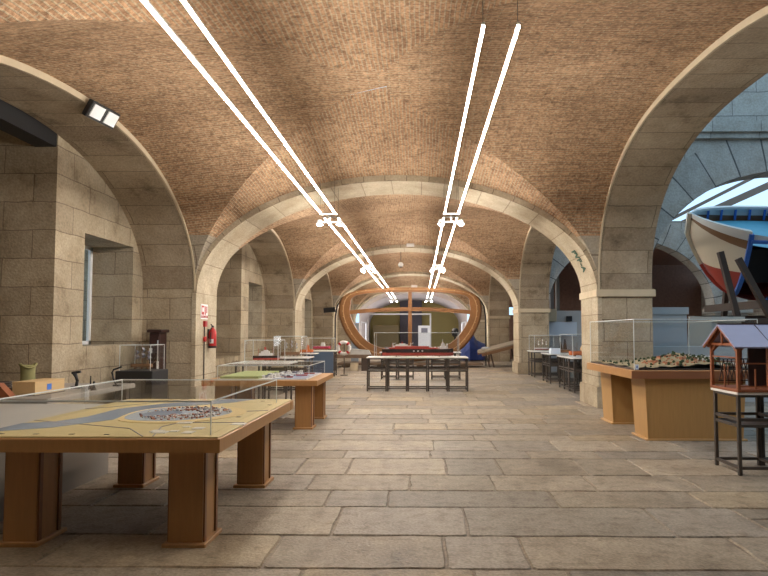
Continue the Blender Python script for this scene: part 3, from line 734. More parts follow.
# left row along the left wall
GL='white topped stands by left wall'
rows=[((-3.82,-2.68),(11.75,12.65)),((-3.92,-2.80),(14.4,15.3)),((-3.85,-3.15),(17.3,18.0)),((-4.0,-2.88),(19.7,20.6))]
for i,((a,b),(c,d)) in enumerate(rows):
    nm=['nearest the extinguisher pillar','second along the left wall','third along the left wall','farthest along the left wall'][i]
    top_board('white board on stand %s'%nm,a,b,c,d)
    clone((a+.29,c+.29,0),'steel stand left of the pair, %s'%nm if b-a>.8 else 'single steel stand, %s'%nm)
    if b-a>.8: clone((b-.29,c+.29,0),'steel stand right of the pair, %s'%nm)
acrylic('acrylic_case','clear case with white ship beside the extinguisher pillar',-3.62,-2.93,11.9,12.5,.872,1.335,e=.01)
ship('liner_model','white liner model with dark hull near extinguisher pillar',(-3.25,12.2,.892),.1,.55,.12,.09,M_hulldark,M_redhull,M_brown,M_mwhite,'liner')
acrylic('acrylic_case','clear case with rigged sailing ship, second along left wall',-3.68,-2.98,14.5,15.2,.872,1.40,e=.01)
ship('sailing_ship_model','grey sailed three masted ship in second left case',(-3.33,14.85,.892),.05,.48,.12,.08,M_brown,M_brown,M_brown,M_mgrey,'sail')
ship('fishing_boat_model','small orange boat model on third stand of left wall',(-3.45,17.6,.872),.0,.4,.13,.08,M_orange,M_orange,M_brown,M_orange,'fishing')
acrylic('acrylic_case','clear case with crimson boat, farthest along left wall',-3.82,-3.02,19.8,20.5,.872,1.30,e=.01)
ship('fishing_boat_model','crimson fishing boat model with white cabin, farthest left case',(-3.42,20.1,.892),.0,.6,.18,.1,mat('crimson_paint',(.40,.02,.09),.4),M_redhull,M_mwhite,M_mwhite,'fishing')
m=MB(); m.bevbox(-3.9,-2.95,19.60,19.68,0,.83,.004); tag(m.obj('blue_panel',mat('slate_blue_board',(.08,.12,.19),.5)),'slate blue board fixed before the farthest left stand','panel')
# life ring
m=MB(); n=32
P=[(.20*math.cos(2*PI*i/n),0,.20*math.sin(2*PI*i/n)) for i in range(n)]
o=thing('life_ring','white life ring with red bands hanging by the left stands','life ring',(-2.66,20.15,.96))
for q in range(4):
    a0=q*PI/2+PI/4+.17; a1=a0+PI/2-.34
    MB().tube([(.20*math.cos(a0+(a1-a0)*i/8),0,.20*math.sin(a0+(a1-a0)*i/8)) for i in range(9)],.062,10).obj('ring_segment',M_mwhite,o,smooth=True)
    b0=q*PI/2+PI/4-.19; MB().tube([(.20*math.cos(b0+.38*i/4),0,.20*math.sin(b0+.38*i/4)) for i in range(5)],.065,10).obj('red_band',M_red,o,smooth=True)
m=MB(); m.cyl((-2.66,20.28,0),(-2.66,20.28,1.25),.018,8); m.cyl((-2.66,20.28,1.16),(-2.66,20.14,1.15),.01,6); m.lathe([(.14,0),(.14,.02),(.03,.03)],(-2.66,20.28,0)); tag(m.obj('ring_post',M_steel),'thin dark post that holds the white life ring','post')
# right row in the second right arch
def rrow(y0,n,nm,x0=3.80):
    for i in range(n): 
        for j in range(2):
            clone((x0+.27+.53*j,y0+.27+.53*i,0),'steel stand, %s, %s from the front, %s row'%(nm,['first','second','third'][i],['hall side','court side'][j]))
rrow(14.4,3,'nearest right group'); rrow(17.05,2,'middle right group'); rrow(19.4,2,'far right group')
top_board('white board on nearest right group of stands',3.77,4.9,14.36,16.02); top_board('white board on middle right group of stands',3.77,4.9,17.0,18.14); top_board('white board on far right group of stands',3.77,4.9,19.36,20.5)
acrylic('acrylic_case','clear case over the orange boat on nearest right group',3.84,4.8,14.6,15.9,.872,1.45,e=.01)
ship('fishing_boat_model','orange fishing boat with tan cabin on nearest right group',(4.17,14.95,.892),.1,.66,.2,.1,M_orange,M_orange,M_brown,mat('tan_cabin',(.55,.36,.2),.6),'fishing')
acrylic('acrylic_case','clear case over white masted boat on far right group',3.84,4.7,19.45,20.4,.872,1.4,e=.01)
ship('sailing_ship_model','pale masted sailing boat in the far right case',(4.15,19.8,.892),.1,.5,.1,.06,M_mwhite,M_redhull,M_brown,M_mwhite,'sail')
m=MB(); m.bevbox(3.86,4.14,17.1,17.35,.872,1.03,.01); tag(m.obj('pale_box',M_bluegrey),'pale blue white box on middle right group of stands','box')
o=thing('black_junk_model','black sailed ship model beside the pale box','model ship',(4.32,17.45,.872))
m=MB(); hull_mesh(m,.4,.12,.09,.02); m.obj('hull',[M_brown,M_brown,M_brown],o)
m=MB()
for xx,h in((-.08,.26),(.05,.34)): m.cyl((xx,0,.1),(xx,0,.1+h),.005); 
m.obj('mast',M_dark,o)
m=MB()
for xx,h in((-.08,.24),(.05,.32)): m.rings([[(xx-.07,0,.12),(xx+.05,0,.12),(xx+.05,.008,.12),(xx-.07,.008,.12)],[(xx-.04,0,.1+h),(xx+.01,0,.1+h),(xx+.01,.008,.1+h),(xx-.04,.008,.1+h)]])
m.obj('sail',M_black,o)
# court partitions
m=MB(); m.bevbox(4.85,7.6,22.3,22.4,0,2.34,.01); tag(m.obj('partition',M_greyp),'light grey partition seen through the second right arch','partition')
m=MB(); m.box(4.92,6.02,22.24,22.301,1.36,1.90); tag(m.obj('display_board',M_bluegrey),'pale blank board hung on the far grey partition','board')
m=MB(); m.box(5.62,5.82,22.16,22.29,1.93,2.13); tag(m.obj('loudspeaker',M_black),'small black box above the pale blank board','speaker')
m=MB(); m.bevbox(4.86,5.22,22.08,22.28,1.93,2.4,.01); tag(m.obj('stone_slab',M_trim),'pale cream slab left of the black box','slab')
m=MB(); m.bevbox(5.15,5.93,12.9,13.2,0,2.04,.01); m.box(5.12,5.96,12.87,13.22,1.9,2.06); tag(m.obj('grey_cabinet',M_greyp),'grey cabinet behind the right case, beside the stone pier','cabinet')
m=MB(); R=Matrix.Translation((6.25,13.1,0))@Matrix.Rotation(.05,4,'Y'); m.box(-.27,.22,-.04,.04,0,1.86,R); tag(m.obj('leaning_board',mat('beige_board',(.5,.45,.38),.6)),'beige board leaning between grey cabinet and court pier','board')
m=MB(); m.bevbox(6.55,7.3,13.2,13.8,0,1.75,.01); m.box(6.5,7.35,13.15,13.85,1.75,1.86); tag(m.obj('stone_pedestal',mat('pale_grey_stone',(.45,.44,.41),.8,noise=.15)),'pale stone pedestal below the raised boat','pedestal')
m=MB(); m.bevbox(5.0,9.0,12.7,12.78,0,1.2,.01); tag(m.obj('low_partition',M_greyp),'low pale partition behind the tall right table','partition')
# ------------------------------------------------------------------ wooden house model on stand
o=thing('house_model','red brown timber pavilion model with violet roof, right foreground','model',(3.86,6.42,.872)); L=.53; W=.27
MB().bevbox(-L,L,-W-.02,W+.02,0,.03,.004).obj('floor_deck',M_rmod,o)
for x in (-L+.02,-.19,.2,L-.02):
    for s in(-1,1):
        p=MB(); p.box(x-.016,x+.016,s*W-.016,s*W+.016,.03,.50); 
        p.obj('post',M_rmod,o)
m=MB()
for s in(-1,1): m.box(-L-.03,L+.03,s*W-.018,s*W+.018,.485,.515)
for x in (-L+.02,-.19,.2,L-.02): m.box(x-.014,x+.014,-W,W,.485,.512)
for s in(-1,1):
    m.bar((-L+.02,s*W,.40),(-L+.10,s*W,.49),.016,.016); m.bar((-L+.02,s*W,.40),(-L+.02,s*(W-.09),.49),.016,.016)
m.obj('tie_beam',M_rmod,o)
for x in (-L,L):
    m=MB(); m.bar((x,0,.50),(x,0,.68),.02,.02,(0,1,0))
    for s in(-1,1): m.bar((x,s*(W+.05),.47),(x,0,.685),.02,.03,(0,0,1)); m.bar((x-.035*(1 if x<0 else -1),s*(W+.07),.46),(x-.035*(1 if x<0 else -1),0,.695),.02,.024)
    m.obj('gable_truss',M_rmod,o)
for s in(-1,1):
    m=MB(); m.rings([[(-L-.05,s*(W+.075),.463),(-L-.05,0,.705),(-L-.05,0,.72),(-L-.05,s*(W+.08),.478)],[(L+.05,s*(W+.075),.463),(L+.05,0,.705),(L+.05,0,.72),(L+.05,s*(W+.08),.478)]])
    m.obj('roof_panel',M_roof,o)
m=MB(); m.bar((-L-.05,0,.722),(L+.05,0,.722),.018,.012); 
for x in (-.18,.2): m.bar((x,-W-.075,.478),(x,0,.724),.006,.006)
m.obj('roof_seam',M_mahog,o)
m=MB()
for s in (-1,1):
    m.bar((-L+.02,s*W,.30),(-.14,s*W,.30),.01,.014); m.bar((-L+.02,s*W,.06),(-.14,s*W,.06),.01,.012)
    for x in(-.33,): m.bar((x,s*W,.03),(x,s*W,.24),.012,.012)
m.bar((-L+.02,-W,.36),(-L+.02,W,.36),.012,.014); m.bar((-L+.02,0,.03),(-L+.02,0,.28),.012,.012)
m.obj('railing',M_rmod,o)
m=MB()
for i in range(14):
    x=-.48+i*.045; m.bar((x,W-.10,.10),(x+.05,W-.10,.33),.008,.008,(0,1,0)); m.bar((x+.05,W-.10,.10),(x,W-.10,.33),.008,.008,(0,1,0))
m.bar((-.49,W-.10,.33),(.22,W-.10,.33),.012,.012); m.bar((-.49,W-.10,.09),(.22,W-.10,.09),.012,.012)
m.box(-.19,.45,.10,.12,.03,.46)
m.obj('lattice_panel',M_mahog,o)
# ------------------------------------------------------------------ ship frame hoop
YH=25.5
def hoop_pts(off=0,n=64):
    # closed outline: cambered deck beam on top, bulging sides, round bilge
    pts=[]
    cx=-.44
    K=[(0,3.42),(1.2,3.40),(2.1,3.32),(2.62,3.18),(2.86,2.95),(2.96,2.6),(2.93,2.2),(2.78,1.78),(2.52,1.35),(2.2,.98),(1.75,.68),(1.1,.50),(0,.43)]
    half=[]
    for i in range(len(K)-1):
        p0=K[i-1] if i>0 else (-K[1][0],K[1][1]); p1=K[i];p2=K[i+1]; p3=K[i+2] if i+2<len(K) else (-K[-2][0],K[-2][1])
        for s in range(5):
            t=s/5; half.append(tuple(.5*((2*p1[k])+(-p0[k]+p2[k])*t+(2*p0[k]-5*p1[k]+4*p2[k]-p3[k])*t*t+(-p0[k]+3*p1[k]-3*p2[k]+p3[k])*t**3) for k in(0,1)))
    half.append(K[-1])
    full=half+[(-x,z) for x,z in half[-2:0:-1]]
    return [(cx+x,z) for x,z in full]
def hoop_ring(m,w_in,w_out,y0,y1,i0=None,i1=None,topthin=True):
    P=hoop_pts(); N=len(P); R=[]
    for i in range(N):
        a=Vector(P[i-1]);b=Vector(P[(i+1)%N]); t=(b-a).normalized(); nrm=Vector((-t.y,t.x)) # outward (clockwise path)
        p=Vector(P[i]); k=1.0
        if topthin and p.y>3.25: k=.42
        elif topthin and p.y>2.9: k=.42+.58*(3.25-p.y)/.35
        o=p+nrm*w_out*k; q=p-nrm*w_in*k
        R.append([(o.x,y0,o.y),(o.x,y1,o.y),(q.x,y1,q.y),(q.x,y0,q.y)])
    if i0 is None: R.append(R[0]); m.rings(R,cap=False)
    else: m.rings([R[i%N] for i in range(i0,i1+1)])
o=thing('ship_frame','big varnished timber midship frame standing across the hall','ship frame',(0,YH,0))
m=MB(); hoop_ring(m,.30,.13,-.14,.14); m.obj('hoop',M_beam,o)
m=MB(); hoop_ring(m,.08,.22,.18,.42); m.obj('rear_hoop',M_beam,o)
m=MB(); hoop_ring(m,.045,-.005,-.155,-.135); m.obj('seam_strip',M_beaml,o)  # pale strip paints the varnish highlight along the seam
m=MB()
for i in range(12):
    x0=-.44-2.95+5.9*i/12; x1=x0+5.9/12; f=lambda x:2.36+.17*(1-((x+.44)/2.95)**2)
    m.bar((x0,0,f(x0)),(x1+.01,0,f(x1)),.2,.17)
m.obj('cross_beam',M_beam,o)
m=MB(); m.box(-.52,-.36,-.07,.07,.45,3.36); m.obj('centre_post',M_beam,o)
m=MB()
P=hoop_pts()
for i in range(0,len(P),3):
    x,z=P[i]
    m.cyl((x,-.17,z),(x,-.13,z),.028,6)
m.obj('bolt_heads',M_beaml,o)
for s in(-1,1):
    m=MB(); cx=-.44
    pts=[(cx+s*2.75,YH+.75,3.30),(cx+s*3.1,YH+.75,3.08),(cx+s*3.34,YH+.75,2.7),(cx+s*3.42,YH+.75,2.2),(cx+s*3.42,YH+.75,0)]
    for p,q in zip(pts[:-1],pts[1:]): m.bar(p,q,.06,.08,(0,1,0))
    if s<0: m.bar((cx-3.42,YH+.75,2.55),(cx-3.95,YH+.75,2.5),.1,.22,(0,0,1)) 
    tag(m.obj('black_bracket',M_black),'black curved steel bracket behind the %s side of the timber hoop'%('left' if s<0 else 'right'),'bracket','black brackets behind the hoop')
# timber base under the hoop
m=MB(); m.bevbox(-3.55,2.7,24.75,26.2,0.10,.195,.02); o=tag(m.obj('timber_platform',M_rust),'dark rough timber platform under the ship frame','platform')
for x in (-3.2,-1.7,0,1.9):
    g=MB(); g.bevbox(x-.15,x+.15,24.8,26.15,0,.10,.01); g.obj('bearer',M_rust,o)
m=MB(); m.bevbox(-3.7,-1.9,22.6,23.1,.50,.64,.02); o=tag(m.obj('timber_bench',M_rust),'long rough dark timber bench left of the hoop','bench')
for x in (-3.6,-2.3): MB().bevbox(x,x+.25,22.65,23.05,0,.50,.01).obj('leg',M_dark,o)
m=MB(); m.rings([[(-2.75,22.65,.64),(-1.95,22.65,.64),(-1.95,23.0,.64),(-2.75,23.0,.64)],[(-2.7,22.7,.86),(-2.0,22.7,.80),(-2.0,22.95,.80),(-2.7,22.95,.86)]]); tag(m.obj('stone_fragment',mat('grey_fragment',(.34,.33,.31),.8,noise=.2)),'grey block lying on the dark timber bench','block')
m=MB(); m.bevbox(-2.75,-2.45,22.75,23.0,0,.3,.01); tag(m.obj('pale_crate',M_trim),'pale crate under the dark timber bench','crate')
m=MB(); m.bevbox(-3.2,-2.85,26.8,26.9,0,1.9,.01); m.box(-3.22,-2.83,26.76,26.8,1.82,1.92); tag(m.obj('banner_stand',mat('blue_grey_banner',(.35,.42,.5),.6)),'pale blue upright panel left behind the timber hoop','banner')
# tilted wooden slipway on the right
o=thing('tilted_boat_table','tilted weathered plank table with curved end by right pier','table',(0,0,0))
m=MB()
A0=(2.62,.58);B0=(4.6,1.10)
sec=[]
for t,w in ((0,.5),(.06,.8),(.2,.95),(1,.95)):
    x=A0[0]+(B0[0]-A0[0])*t; z=A0[1]+(B0[1]-A0[1])*t; sec.append([(x,26-w,z),(x,26-w,z+.06),(x,26-w*.55,z+.13),(x,26+w*.55,z+.13),(x,26+w,z+.06),(x,26+w,z)])
m.rings(sec); m.obj('plank_deck',M_grain,o)
for yy in (25.1,26.9): MB().bar((2.68,yy,.52),(4.6,yy,1.02),.06,.12).obj('side_rail',M_brown,o)
for (xt,zt,xb,yy) in ((2.85,.58,3.02,25.1),(3.05,.62,3.2,25.1),(4.2,.92,4.42,25.1),(3.2,.62,3.2,26.9),(4.2,.92,4.4,26.9)):
    MB().bar((xt,yy,zt),(xb,yy,0),.06,.07).obj('leg',M_dark,o)
m=MB(); m.blob((2.9,25.6,.80),.12,10,6,(1.6,1,.6)); tag(m.obj('cloth_bundle',mat('grey_cloth',(.5,.5,.52),.8)),'crumpled grey cloth on low end of the tilted table','cloth')
# blue tarpaulin mound
m=MB(); R=[]
prof=[(2.1,.35,.2),(2.35,.9,.9),(2.6,1.1,1.50),(2.85,1.0,1.38),(3.05,.95,1.05),(3.3,.9,.92),(3.5,.7,.85)]
for x,w,h in prof:
    R.append([(x,31.2+w*math.cos(a)*.9,max(0.0,.05+h*math.sin(a)**.7)) for a in [PI*i/10 for i in range(11)]])
m.rings(R); tag(m.obj('tarpaulin_mound',M_tarp),'dark blue tarpaulin draped over a boat at the right','tarpaulin')
m=MB(); m.blob((1.9,31.4,1.5),.2,9,6,(1,1,1.2),.03); m.frustum((1.9,31.4,0),(1.9,31.4,1.4),.05,.05); m.lathe([(.2,0),(.2,.03)],(1.9,31.4,0)); tag(m.obj('black_buoy',M_black),'black round object on a stem before the olive wall','buoy')
# end wall display: dark slab, white goal-like frame, poster
m=MB(); m.bevbox(-1.72,.16,49.1,49.48,0,4.6,.02); tag(m.obj('dark_slab',mat('slate_grey_panel',(.10,.09,.11),.6,noise=.15)),'tall dark slate panel in centre of the olive end wall','panel')
m=MB(); y=46.5; xa,xb=-4.2,.84; z=2.98; e=.06
m.box(xa-e,xa+e,y-e,y+e,0,z); m.box(xb-e,xb+e,y-e,y+e,0,z); m.box(xa-e,xb+e,y-e,y+e,z-e,z+e); tag(m.obj('white_portal_frame',M_white),'white rectangular portal frame before the olive end wall','frame')
m=MB(); m.box(-.14,.8,45.9,45.95,0,2.05); o=tag(m.obj('notice_board',M_paper),'white notice panel with a dark picture, right of centre','notice'); MB().box(.1,.6,45.89,45.9,1.45,1.85).obj('picture',M_mgrey,o)
m=MB(); m.box(-3.9,-1.75,47.8,48,0,2.1); tag(m.obj('brown_screen',mat('brown_screen',(.20,.15,.07),.7)),'brown low screen left of the dark slate panel','screen')
for i,x in enumerate((-4.75,-4.35)):
    m=MB(); m.box(x-.1,x+.1,44.9 if i else 43.2,45.1 if i else 43.4,0,2.7); 
# ------------------------------------------------------------------ left work area
o=thing('workbench','rough workbench by the left window bay','bench',(-4.9,7.1,0))
MB().bevbox(-.68,.85,-.84,1.1,.72,.78,.01).obj('bench_top',mat('grey_bench_top',(.30,.27,.24),.6,noise=.2),o)
for x in(-.6,.75):
    for y in(-.78,1.0): MB().box(x-.04,x+.04,y-.04,y+.04,0,.72).obj('leg',M_dark,o)
o=thing('wooden_tray_box','pale pine box with blue sticker on the workbench','box',(-4.49,6.78,.78),-PI/2)
m=MB(); m.box(-.27,.27,-.13,.13,.012,.15); m.bevbox(-.275,.275,-.135,.135,.15,.16,.003); m.obj('body',M_pine,o)
MB().box(-.28,.28,-.14,.14,0,.012).obj('base',M_dark,o)
MB().box(-.02,.06,.13,.133,.05,.12).obj('sticker',M_blue,o)
o=thing('canvas_bucket','olive green canvas bucket with folded rim on the workbench','bucket',(-5.02,7.35,.78))
MB().lathe([(.08,0),(.085,.08),(.08,.22),(.088,.30),(.075,.305),(.06,.29)],n=18).obj('body',M_canv,o,smooth=True)
MB().tube([(.09*math.cos(a),.09*math.sin(a),.295+.025*math.sin(2*a)) for a in [2*PI*i/20 for i in range(20)]],.014,6,closed=True).obj('folded_rim',M_canv,o,smooth=True)
MB().blob((-4.83,7.2,.84),.065,12,7,(1.1,1,.9)).obj('dark_bowl',M_black); tag(bpy.data.objects['dark_bowl'],'rounded black bowl between bucket and pine box','bowl')
def simple(name,label,cat,build,mt,loc=(0,0,0)):
    m=MB(); build(m); o=m.obj(name,mt,loc=loc); return tag(o,label,cat)
o=thing('block_plane','black hand tool with flared grip standing on the bench','tool',(-4.42,7.4,.78))
MB().bevbox(-.06,.06,-.03,.03,0,.03,.004).obj('sole',M_black,o)
MB().tube([(0,0,.03),(.01,0,.1),(-.01,0,.16),(-.03,0,.2)],[.02,.018,.022,.03],8).obj('grip',M_black,o,smooth=True)
MB().bar((-.06,0,.2),(.05,0,.215),.03,.03).obj('head',M_black,o)
o=thing('hand_auger','dark iron hand auger upright beside the pine box','tool',(-4.18,7.3,.78))
MB().frustum((0,0,0),(0,0,.17),.012,.006).obj('shank',M_black,o); MB().frustum((0,0,0),(0,0,.06),.03,.02).obj('base',M_dark,o)
o=thing('caulking_iron','short dark caulking iron next to the auger','tool',(-4.08,7.2,.78))
MB().frustum((0,0,0),(0,0,.11),.02,.01).obj('shank',M_black,o); MB().frustum((0,0,.0),(0,0,.03),.035,.02).obj('base',M_dark,o)
o=thing('bent_iron_hook','bent black iron hook arching up from the bench end','hook',(-4.08,7.75,.78))
MB().tube([(0,0,.0),(-.05,0,.1),(-.07,0,.18),(-.05,0,.22),(0,0,.235),(.06,0,.26)],.012,7).obj('iron_bar',M_black,o,smooth=True); MB().bevbox(-.04,.04,-.04,.04,0,.02,.004).obj('foot',M_black,o)
simple('rolled_rope','low coil of dark rope at left edge of the bench','rope',lambda m:[m.tube([((.12-.0*k)*math.cos(a),(.12)*math.sin(a),.02+.03*k) for a in [2*PI*i/18 for i in range(18)]],.018,6,closed=True) for k in range(3)],M_dark,(-5.35,7.3,.78))
simple('red_brown_offcut','reddish brown angled timber piece at left frame edge','timber',lambda m:m.rings([[(-.1,-.05,0),(.14,-.05,0),(.14,.05,0),(-.1,.05,0)],[(-.1,-.05,.16),(-.02,-.05,.16),(-.02,.05,.16),(-.1,.05,.16)]]),M_rmod,(-4.62,6.35,.78))
simple('dark_timber_strip','dark flat timber strip lying behind the pine box','timber',lambda m:m.bevbox(-.5,.15,-.05,.05,0,.05,.005),M_dark,(-5.0,7.0,.78))
# low display case at left of the map table
o=thing('low_display_case','low grey glass topped case left of the map table','display case',(-3.95,5.2,0))
MB().bevbox(-.62,.62,-1.0,1.0,0,.60,.01).obj('body',mat('warm_grey_case',(.24,.21,.18),.6),o)
m=MB(); m.bevbox(-.64,.64,-1.02,1.02,.70,.73,.004); m.obj('rim',mat('pale_rim',(.42,.40,.37),.4),o)
m=MB()
for i in range(12): y=-.95+i*.16; m.box(.600,.622,y,y+.12,.61,.69)
m.obj('small_window',M_dark,o); MB().box(-.6,.6,-.98,.98,.60,.70).obj('inner_tray',mat('tray_reddish',(.20,.12,.09),.6),o)
# black plinth with ship case by the wall
m=MB(); m.bevbox(-5.38,-4.72,10.15,10.8,0,.82,.01); tag(m.obj('black_plinth',M_black),'black plinth by the left wall under small ship case','plinth')
acrylic('acrylic_case','clear case with skeletal ship on the black plinth',-5.33,-4.78,10.2,10.75,.822,1.27,e=.008)
ship('sailing_ship_model','grey rigged ship model on the black plinth',(-5.05,10.45,.84),.1,.38,.1,.06,M_brown,M_brown,M_brown,M_mgrey,'sail')
o=thing('tall_cabinet','tall dark mahogany cabinet against the left pier','cabinet',(-5.13,11.25,0))
MB().bevbox(-.10,.10,-.16,.16,.0,1.50,.01).obj('body',M_mahog,o); MB().bevbox(-.14,.14,-.19,.19,1.50,1.56,.01).obj('cornice',M_mahog,o)
MB().box(-.085,.085,-.172,-.16,.1,1.42).obj('door',M_mahog,o); MB().box(-.085,-.03,-.178,-.172,1.10,1.20).obj('label_card',M_paper,o)
o=thing('chrome_rod_stand','thin chrome rod with white foot before the tall cabinet','stand',(-5.02,11.0,0)); MB().cyl((0,0,.02),(0,0,1.35),.012).obj('rod',M_chrome,o); MB().cyl((0,0,.55),(0,0,.95),.022).obj('sleeve',M_mwhite,o); MB().lathe([(.12,0),(.12,.02),(.02,.03)]).obj('foot',M_mwhite,o)
# fire extinguisher and signs on the left pillar
XP=XC-RIBA
o=thing('fire_extinguisher','red fire extinguisher hung on the left stone pillar','extinguisher',(XP+.095,12.28,1.17))
MB().lathe([(.02,.0),(.075,.01),(.08,.04),(.08,.34),(.06,.39),(.03,.42),(.02,.44)],n=18).obj('cylinder',M_red,o,smooth=True)
MB().lathe([(.083,.0),(.083,.045)],n=18).obj('base_ring',M_black,o)
m=MB(); m.box(-.02,.02,-.02,.02,.43,.47); m.bar((0,0,.47),(0,-.1,.50),.02,.012); m.obj('valve_handle',M_black,o)
MB().tube([(0,-.02,.45),(0,-.09,.42),(0,-.11,.3),(0,-.10,.12)],.012,6).obj('hose',M_black,o)
MB().box(-.03,.05,-.083,-.079,.10,.19).obj('label_card',M_paper,o)
m=MB(); m.box(-.095,-.075,-.03,.03,.2,.4); m.obj('wall_bracket',M_black,o)
def wall_text(s,size,loc,rot,mt,parent,name='lettering'):
    c=bpy.data.curves.new(name,'FONT'); c.body=s; c.size=size; c.extrude=.002; c.offset=.01 if size>.2 else .002; c.align_x='CENTER'; c.align_y='CENTER'
    o=bpy.data.objects.new(name,c); C.objects.link(o); o.location=loc; o.rotation_euler=rot; c.materials.append(mt)
    dg=bpy.context.evaluated_depsgraph_get(); me=bpy.data.meshes.new_from_object(o.evaluated_get(dg)); me.name=name
    bpy.data.objects.remove(o); o=bpy.data.objects.new(name,me); C.objects.link(o); o.location=loc; o.rotation_euler=rot
    if parent: o.parent=parent
    return o
o=thing('extinguisher_sign','white and red fire extinguisher sign on left pillar','sign',(XP+.006,12.02,1.93))
MB().box(-.004,.004,-.19,.19,-.15,.16).obj('sign_plate',M_paper,o)
m=MB(); m.box(.004,.008,-.16,-.01,-.06,.13); m.box(.004,.008,.03,.08,-.06,.12); m.box(.004,.008,.11,.15,-.02,.12); m.obj('red_pictogram',M_red,o)
m=MB(); m.box(.008,.010,-.13,-.05,.0,.09); m.obj('white_pictogram',M_paper,o)
wall_text('EXTINTOR',.075,(.006,0,-.105),(PI/2,0,PI/2),M_red,o)
m=MB(); m.bevbox(XP,XP+.05,11.98,12.10,1.62,1.74,.005); tag(m.obj('alarm_button',M_red),'small red alarm box under the extinguisher sign','alarm')
m=MB(); m.cyl((XP+.02,12.0,1.36),(XP+.06,12.0,1.36),.055,14); tag(m.obj('alarm_bell',M_red),'small red bell beside the extinguisher','bell')
m=MB(); m.cyl((XP+.012,12.03,.02),(XP+.012,12.03,1.62),.012,8); tag(m.obj('conduit',M_steel),'thin grey conduit running down the left pillar','conduit')
# lettering on the rib soffit
th=math.acos(.915); 
def rp(u): return Vector((XC+RIBA*u,0,ZR+RR*ell(u)))
lm=MB(); lm.raw=True
for ch,u in zip('PVF-A',(.922,.937,.950,.961,.972)):
    p=rp(u); tg=(rp(u+.006)-rp(u-.006)).normalized(); nr=Vector((-abs(tg.z),0,-abs(tg.x))).normalized()
    Mx=Matrix((tg,nr.cross(tg).normalized(),nr)).transposed().to_4x4(); Mx.translation=p+Vector((0,11.6+.50,0))+nr*.012
    g=wall_text(ch,.23,(0,0,0),(0,0,0),M_green,None)
    base=[Mx@Vector((v.co.x*.8,v.co.y*1.5,v.co.z)) for v in g.data.vertices]
    for f in g.data.polygons: lm.face([base[k] for k in f.vertices])
    bpy.data.objects.remove(g)
t=lm.obj('arch_lettering',M_green); tag(t,'dark green letters painted on underside of the right stone arch','lettering')
# emergency lights
def emerg(name,label,loc,rot):
    o=thing(name,label,'emergency light',loc); o.rotation_euler=rot
    MB().bevbox(-.27,.27,-.03,.06,-.12,.12,.01).obj('housing',M_black,o)
    for s in(-1,1): MB().box(s*.135-.10,s*.135+.10,-.045,-.028,-.09,.09).obj('lens',M_emg,o)
    return o
emerg('emergency_light','black twin lens emergency light on top of left arch',(XL+.13,7.9,4.55),(math.radians(32),0,math.radians(80)))
m=MB(); m.bevbox(XC-.0,XC+.28,20.75,20.86,4.62,4.72,.01); tag(m.obj('smoke_detector',M_mwhite),'small white box at crown of second stone arch','detector')
m=MB(); m.bevbox(XC-.1,XC+.3,39.2,39.4,4.55,4.74,.01); tag(m.obj('smoke_detector',M_mwhite),'small white box at crown of the farthest arch','detector')
o=thing('hanging_camera','white dome camera hanging on a stem below the vault','camera',(-.73,21.9,4.05))
MB().cyl((0,0,.1),(0,0,1.0),.012).obj('stem',M_steel,o); MB().lathe([(.02,-.06),(.09,-.02),(.10,.05),(.06,.12),(.02,.13)],n=14).obj('dome',M_mwhite,o,smooth=True); MB().blob((0,0,-.03),.055,10,6).obj('lens',M_black,o)
# ------------------------------------------------------------------ lights
ZL=3.85
lines=[('outer strip of the left pair',-1.96,2.0),('inner strip of the left pair',-1.68,2.0),('inner strip of the right pair',.49,4.3),('outer strip of the right pair',.76,4.3)]
names=['nearest run','second run','third run','farthest run']
for lb,x,ys in lines:
    cuts=[ys,11.35,20.3,28.3,39.6]
    for i in range(4):
        a,b=cuts[i]+(.36 if i else .04),cuts[i+1]-.06; yc=(a+b)/2; h=(b-a)/2
        o=thing('linear_light','white linear ceiling light, %s, %s'%(lb,names[i]),'ceiling light',(x,yc,ZL),0,'linear lights hung below the vault')
        MB().box(-.012,.012,-h,h,.012,.035).obj('housing',M_chrome,o)
        MB().box(-.008,.008,-h,h,-.010,.012).obj('diffuser',M_led,o)
        for yy in (-h+.05,h-.05):
            w=MB(); w.cyl((0,yy,.03),(0,yy,.66),.003,5); w.obj('suspension_wire',M_steel,o)
def cluster(x,y,n,label):
    o=thing('spot_cluster',label,'spotlight',(x,y,ZL)); 
    m=MB(); m.bar((-.17,0,0),(.17,0,0),.04,.03); m.bar((-.17,.30,0),(.17,.30,0),.04,.03); m.bar((0,0,0),(0,.30,0),.03,.03); m.bar((0,.17,0),(0,.17,-.13),.03,.03,(0,1,0)); m.bar((-.15,.17,-.13),(.15,.17,-.13),.03,.03); m.obj('bracket',M_chrome,o)
    P=[(-.2,.17),(.2,.17)] if n==2 else [(-.2,.0),(.2,.0),(-.2,.5),(.2,.5)]
    if n==4:
        b=MB(); b.bar((0,0,-.1),(0,.5,-.1),.03,.03)
        for q in(0,.5): b.bar((-.2,q,-.1),(.2,q,-.1),.025,.025)
        b.obj('cross_arm',M_chrome,o)
    for q in P:
        h=MB(); h.frustum((q[0],q[1],-.08),(q[0],q[1],-.17),.045,.07,14); s=h.obj('spot_head',M_mwhite,o)
        l=MB(); l.blob((q[0],q[1],-.175),.062,12,6,(1,1,.5)); l.obj('lens',M_lamp,s)
    return o
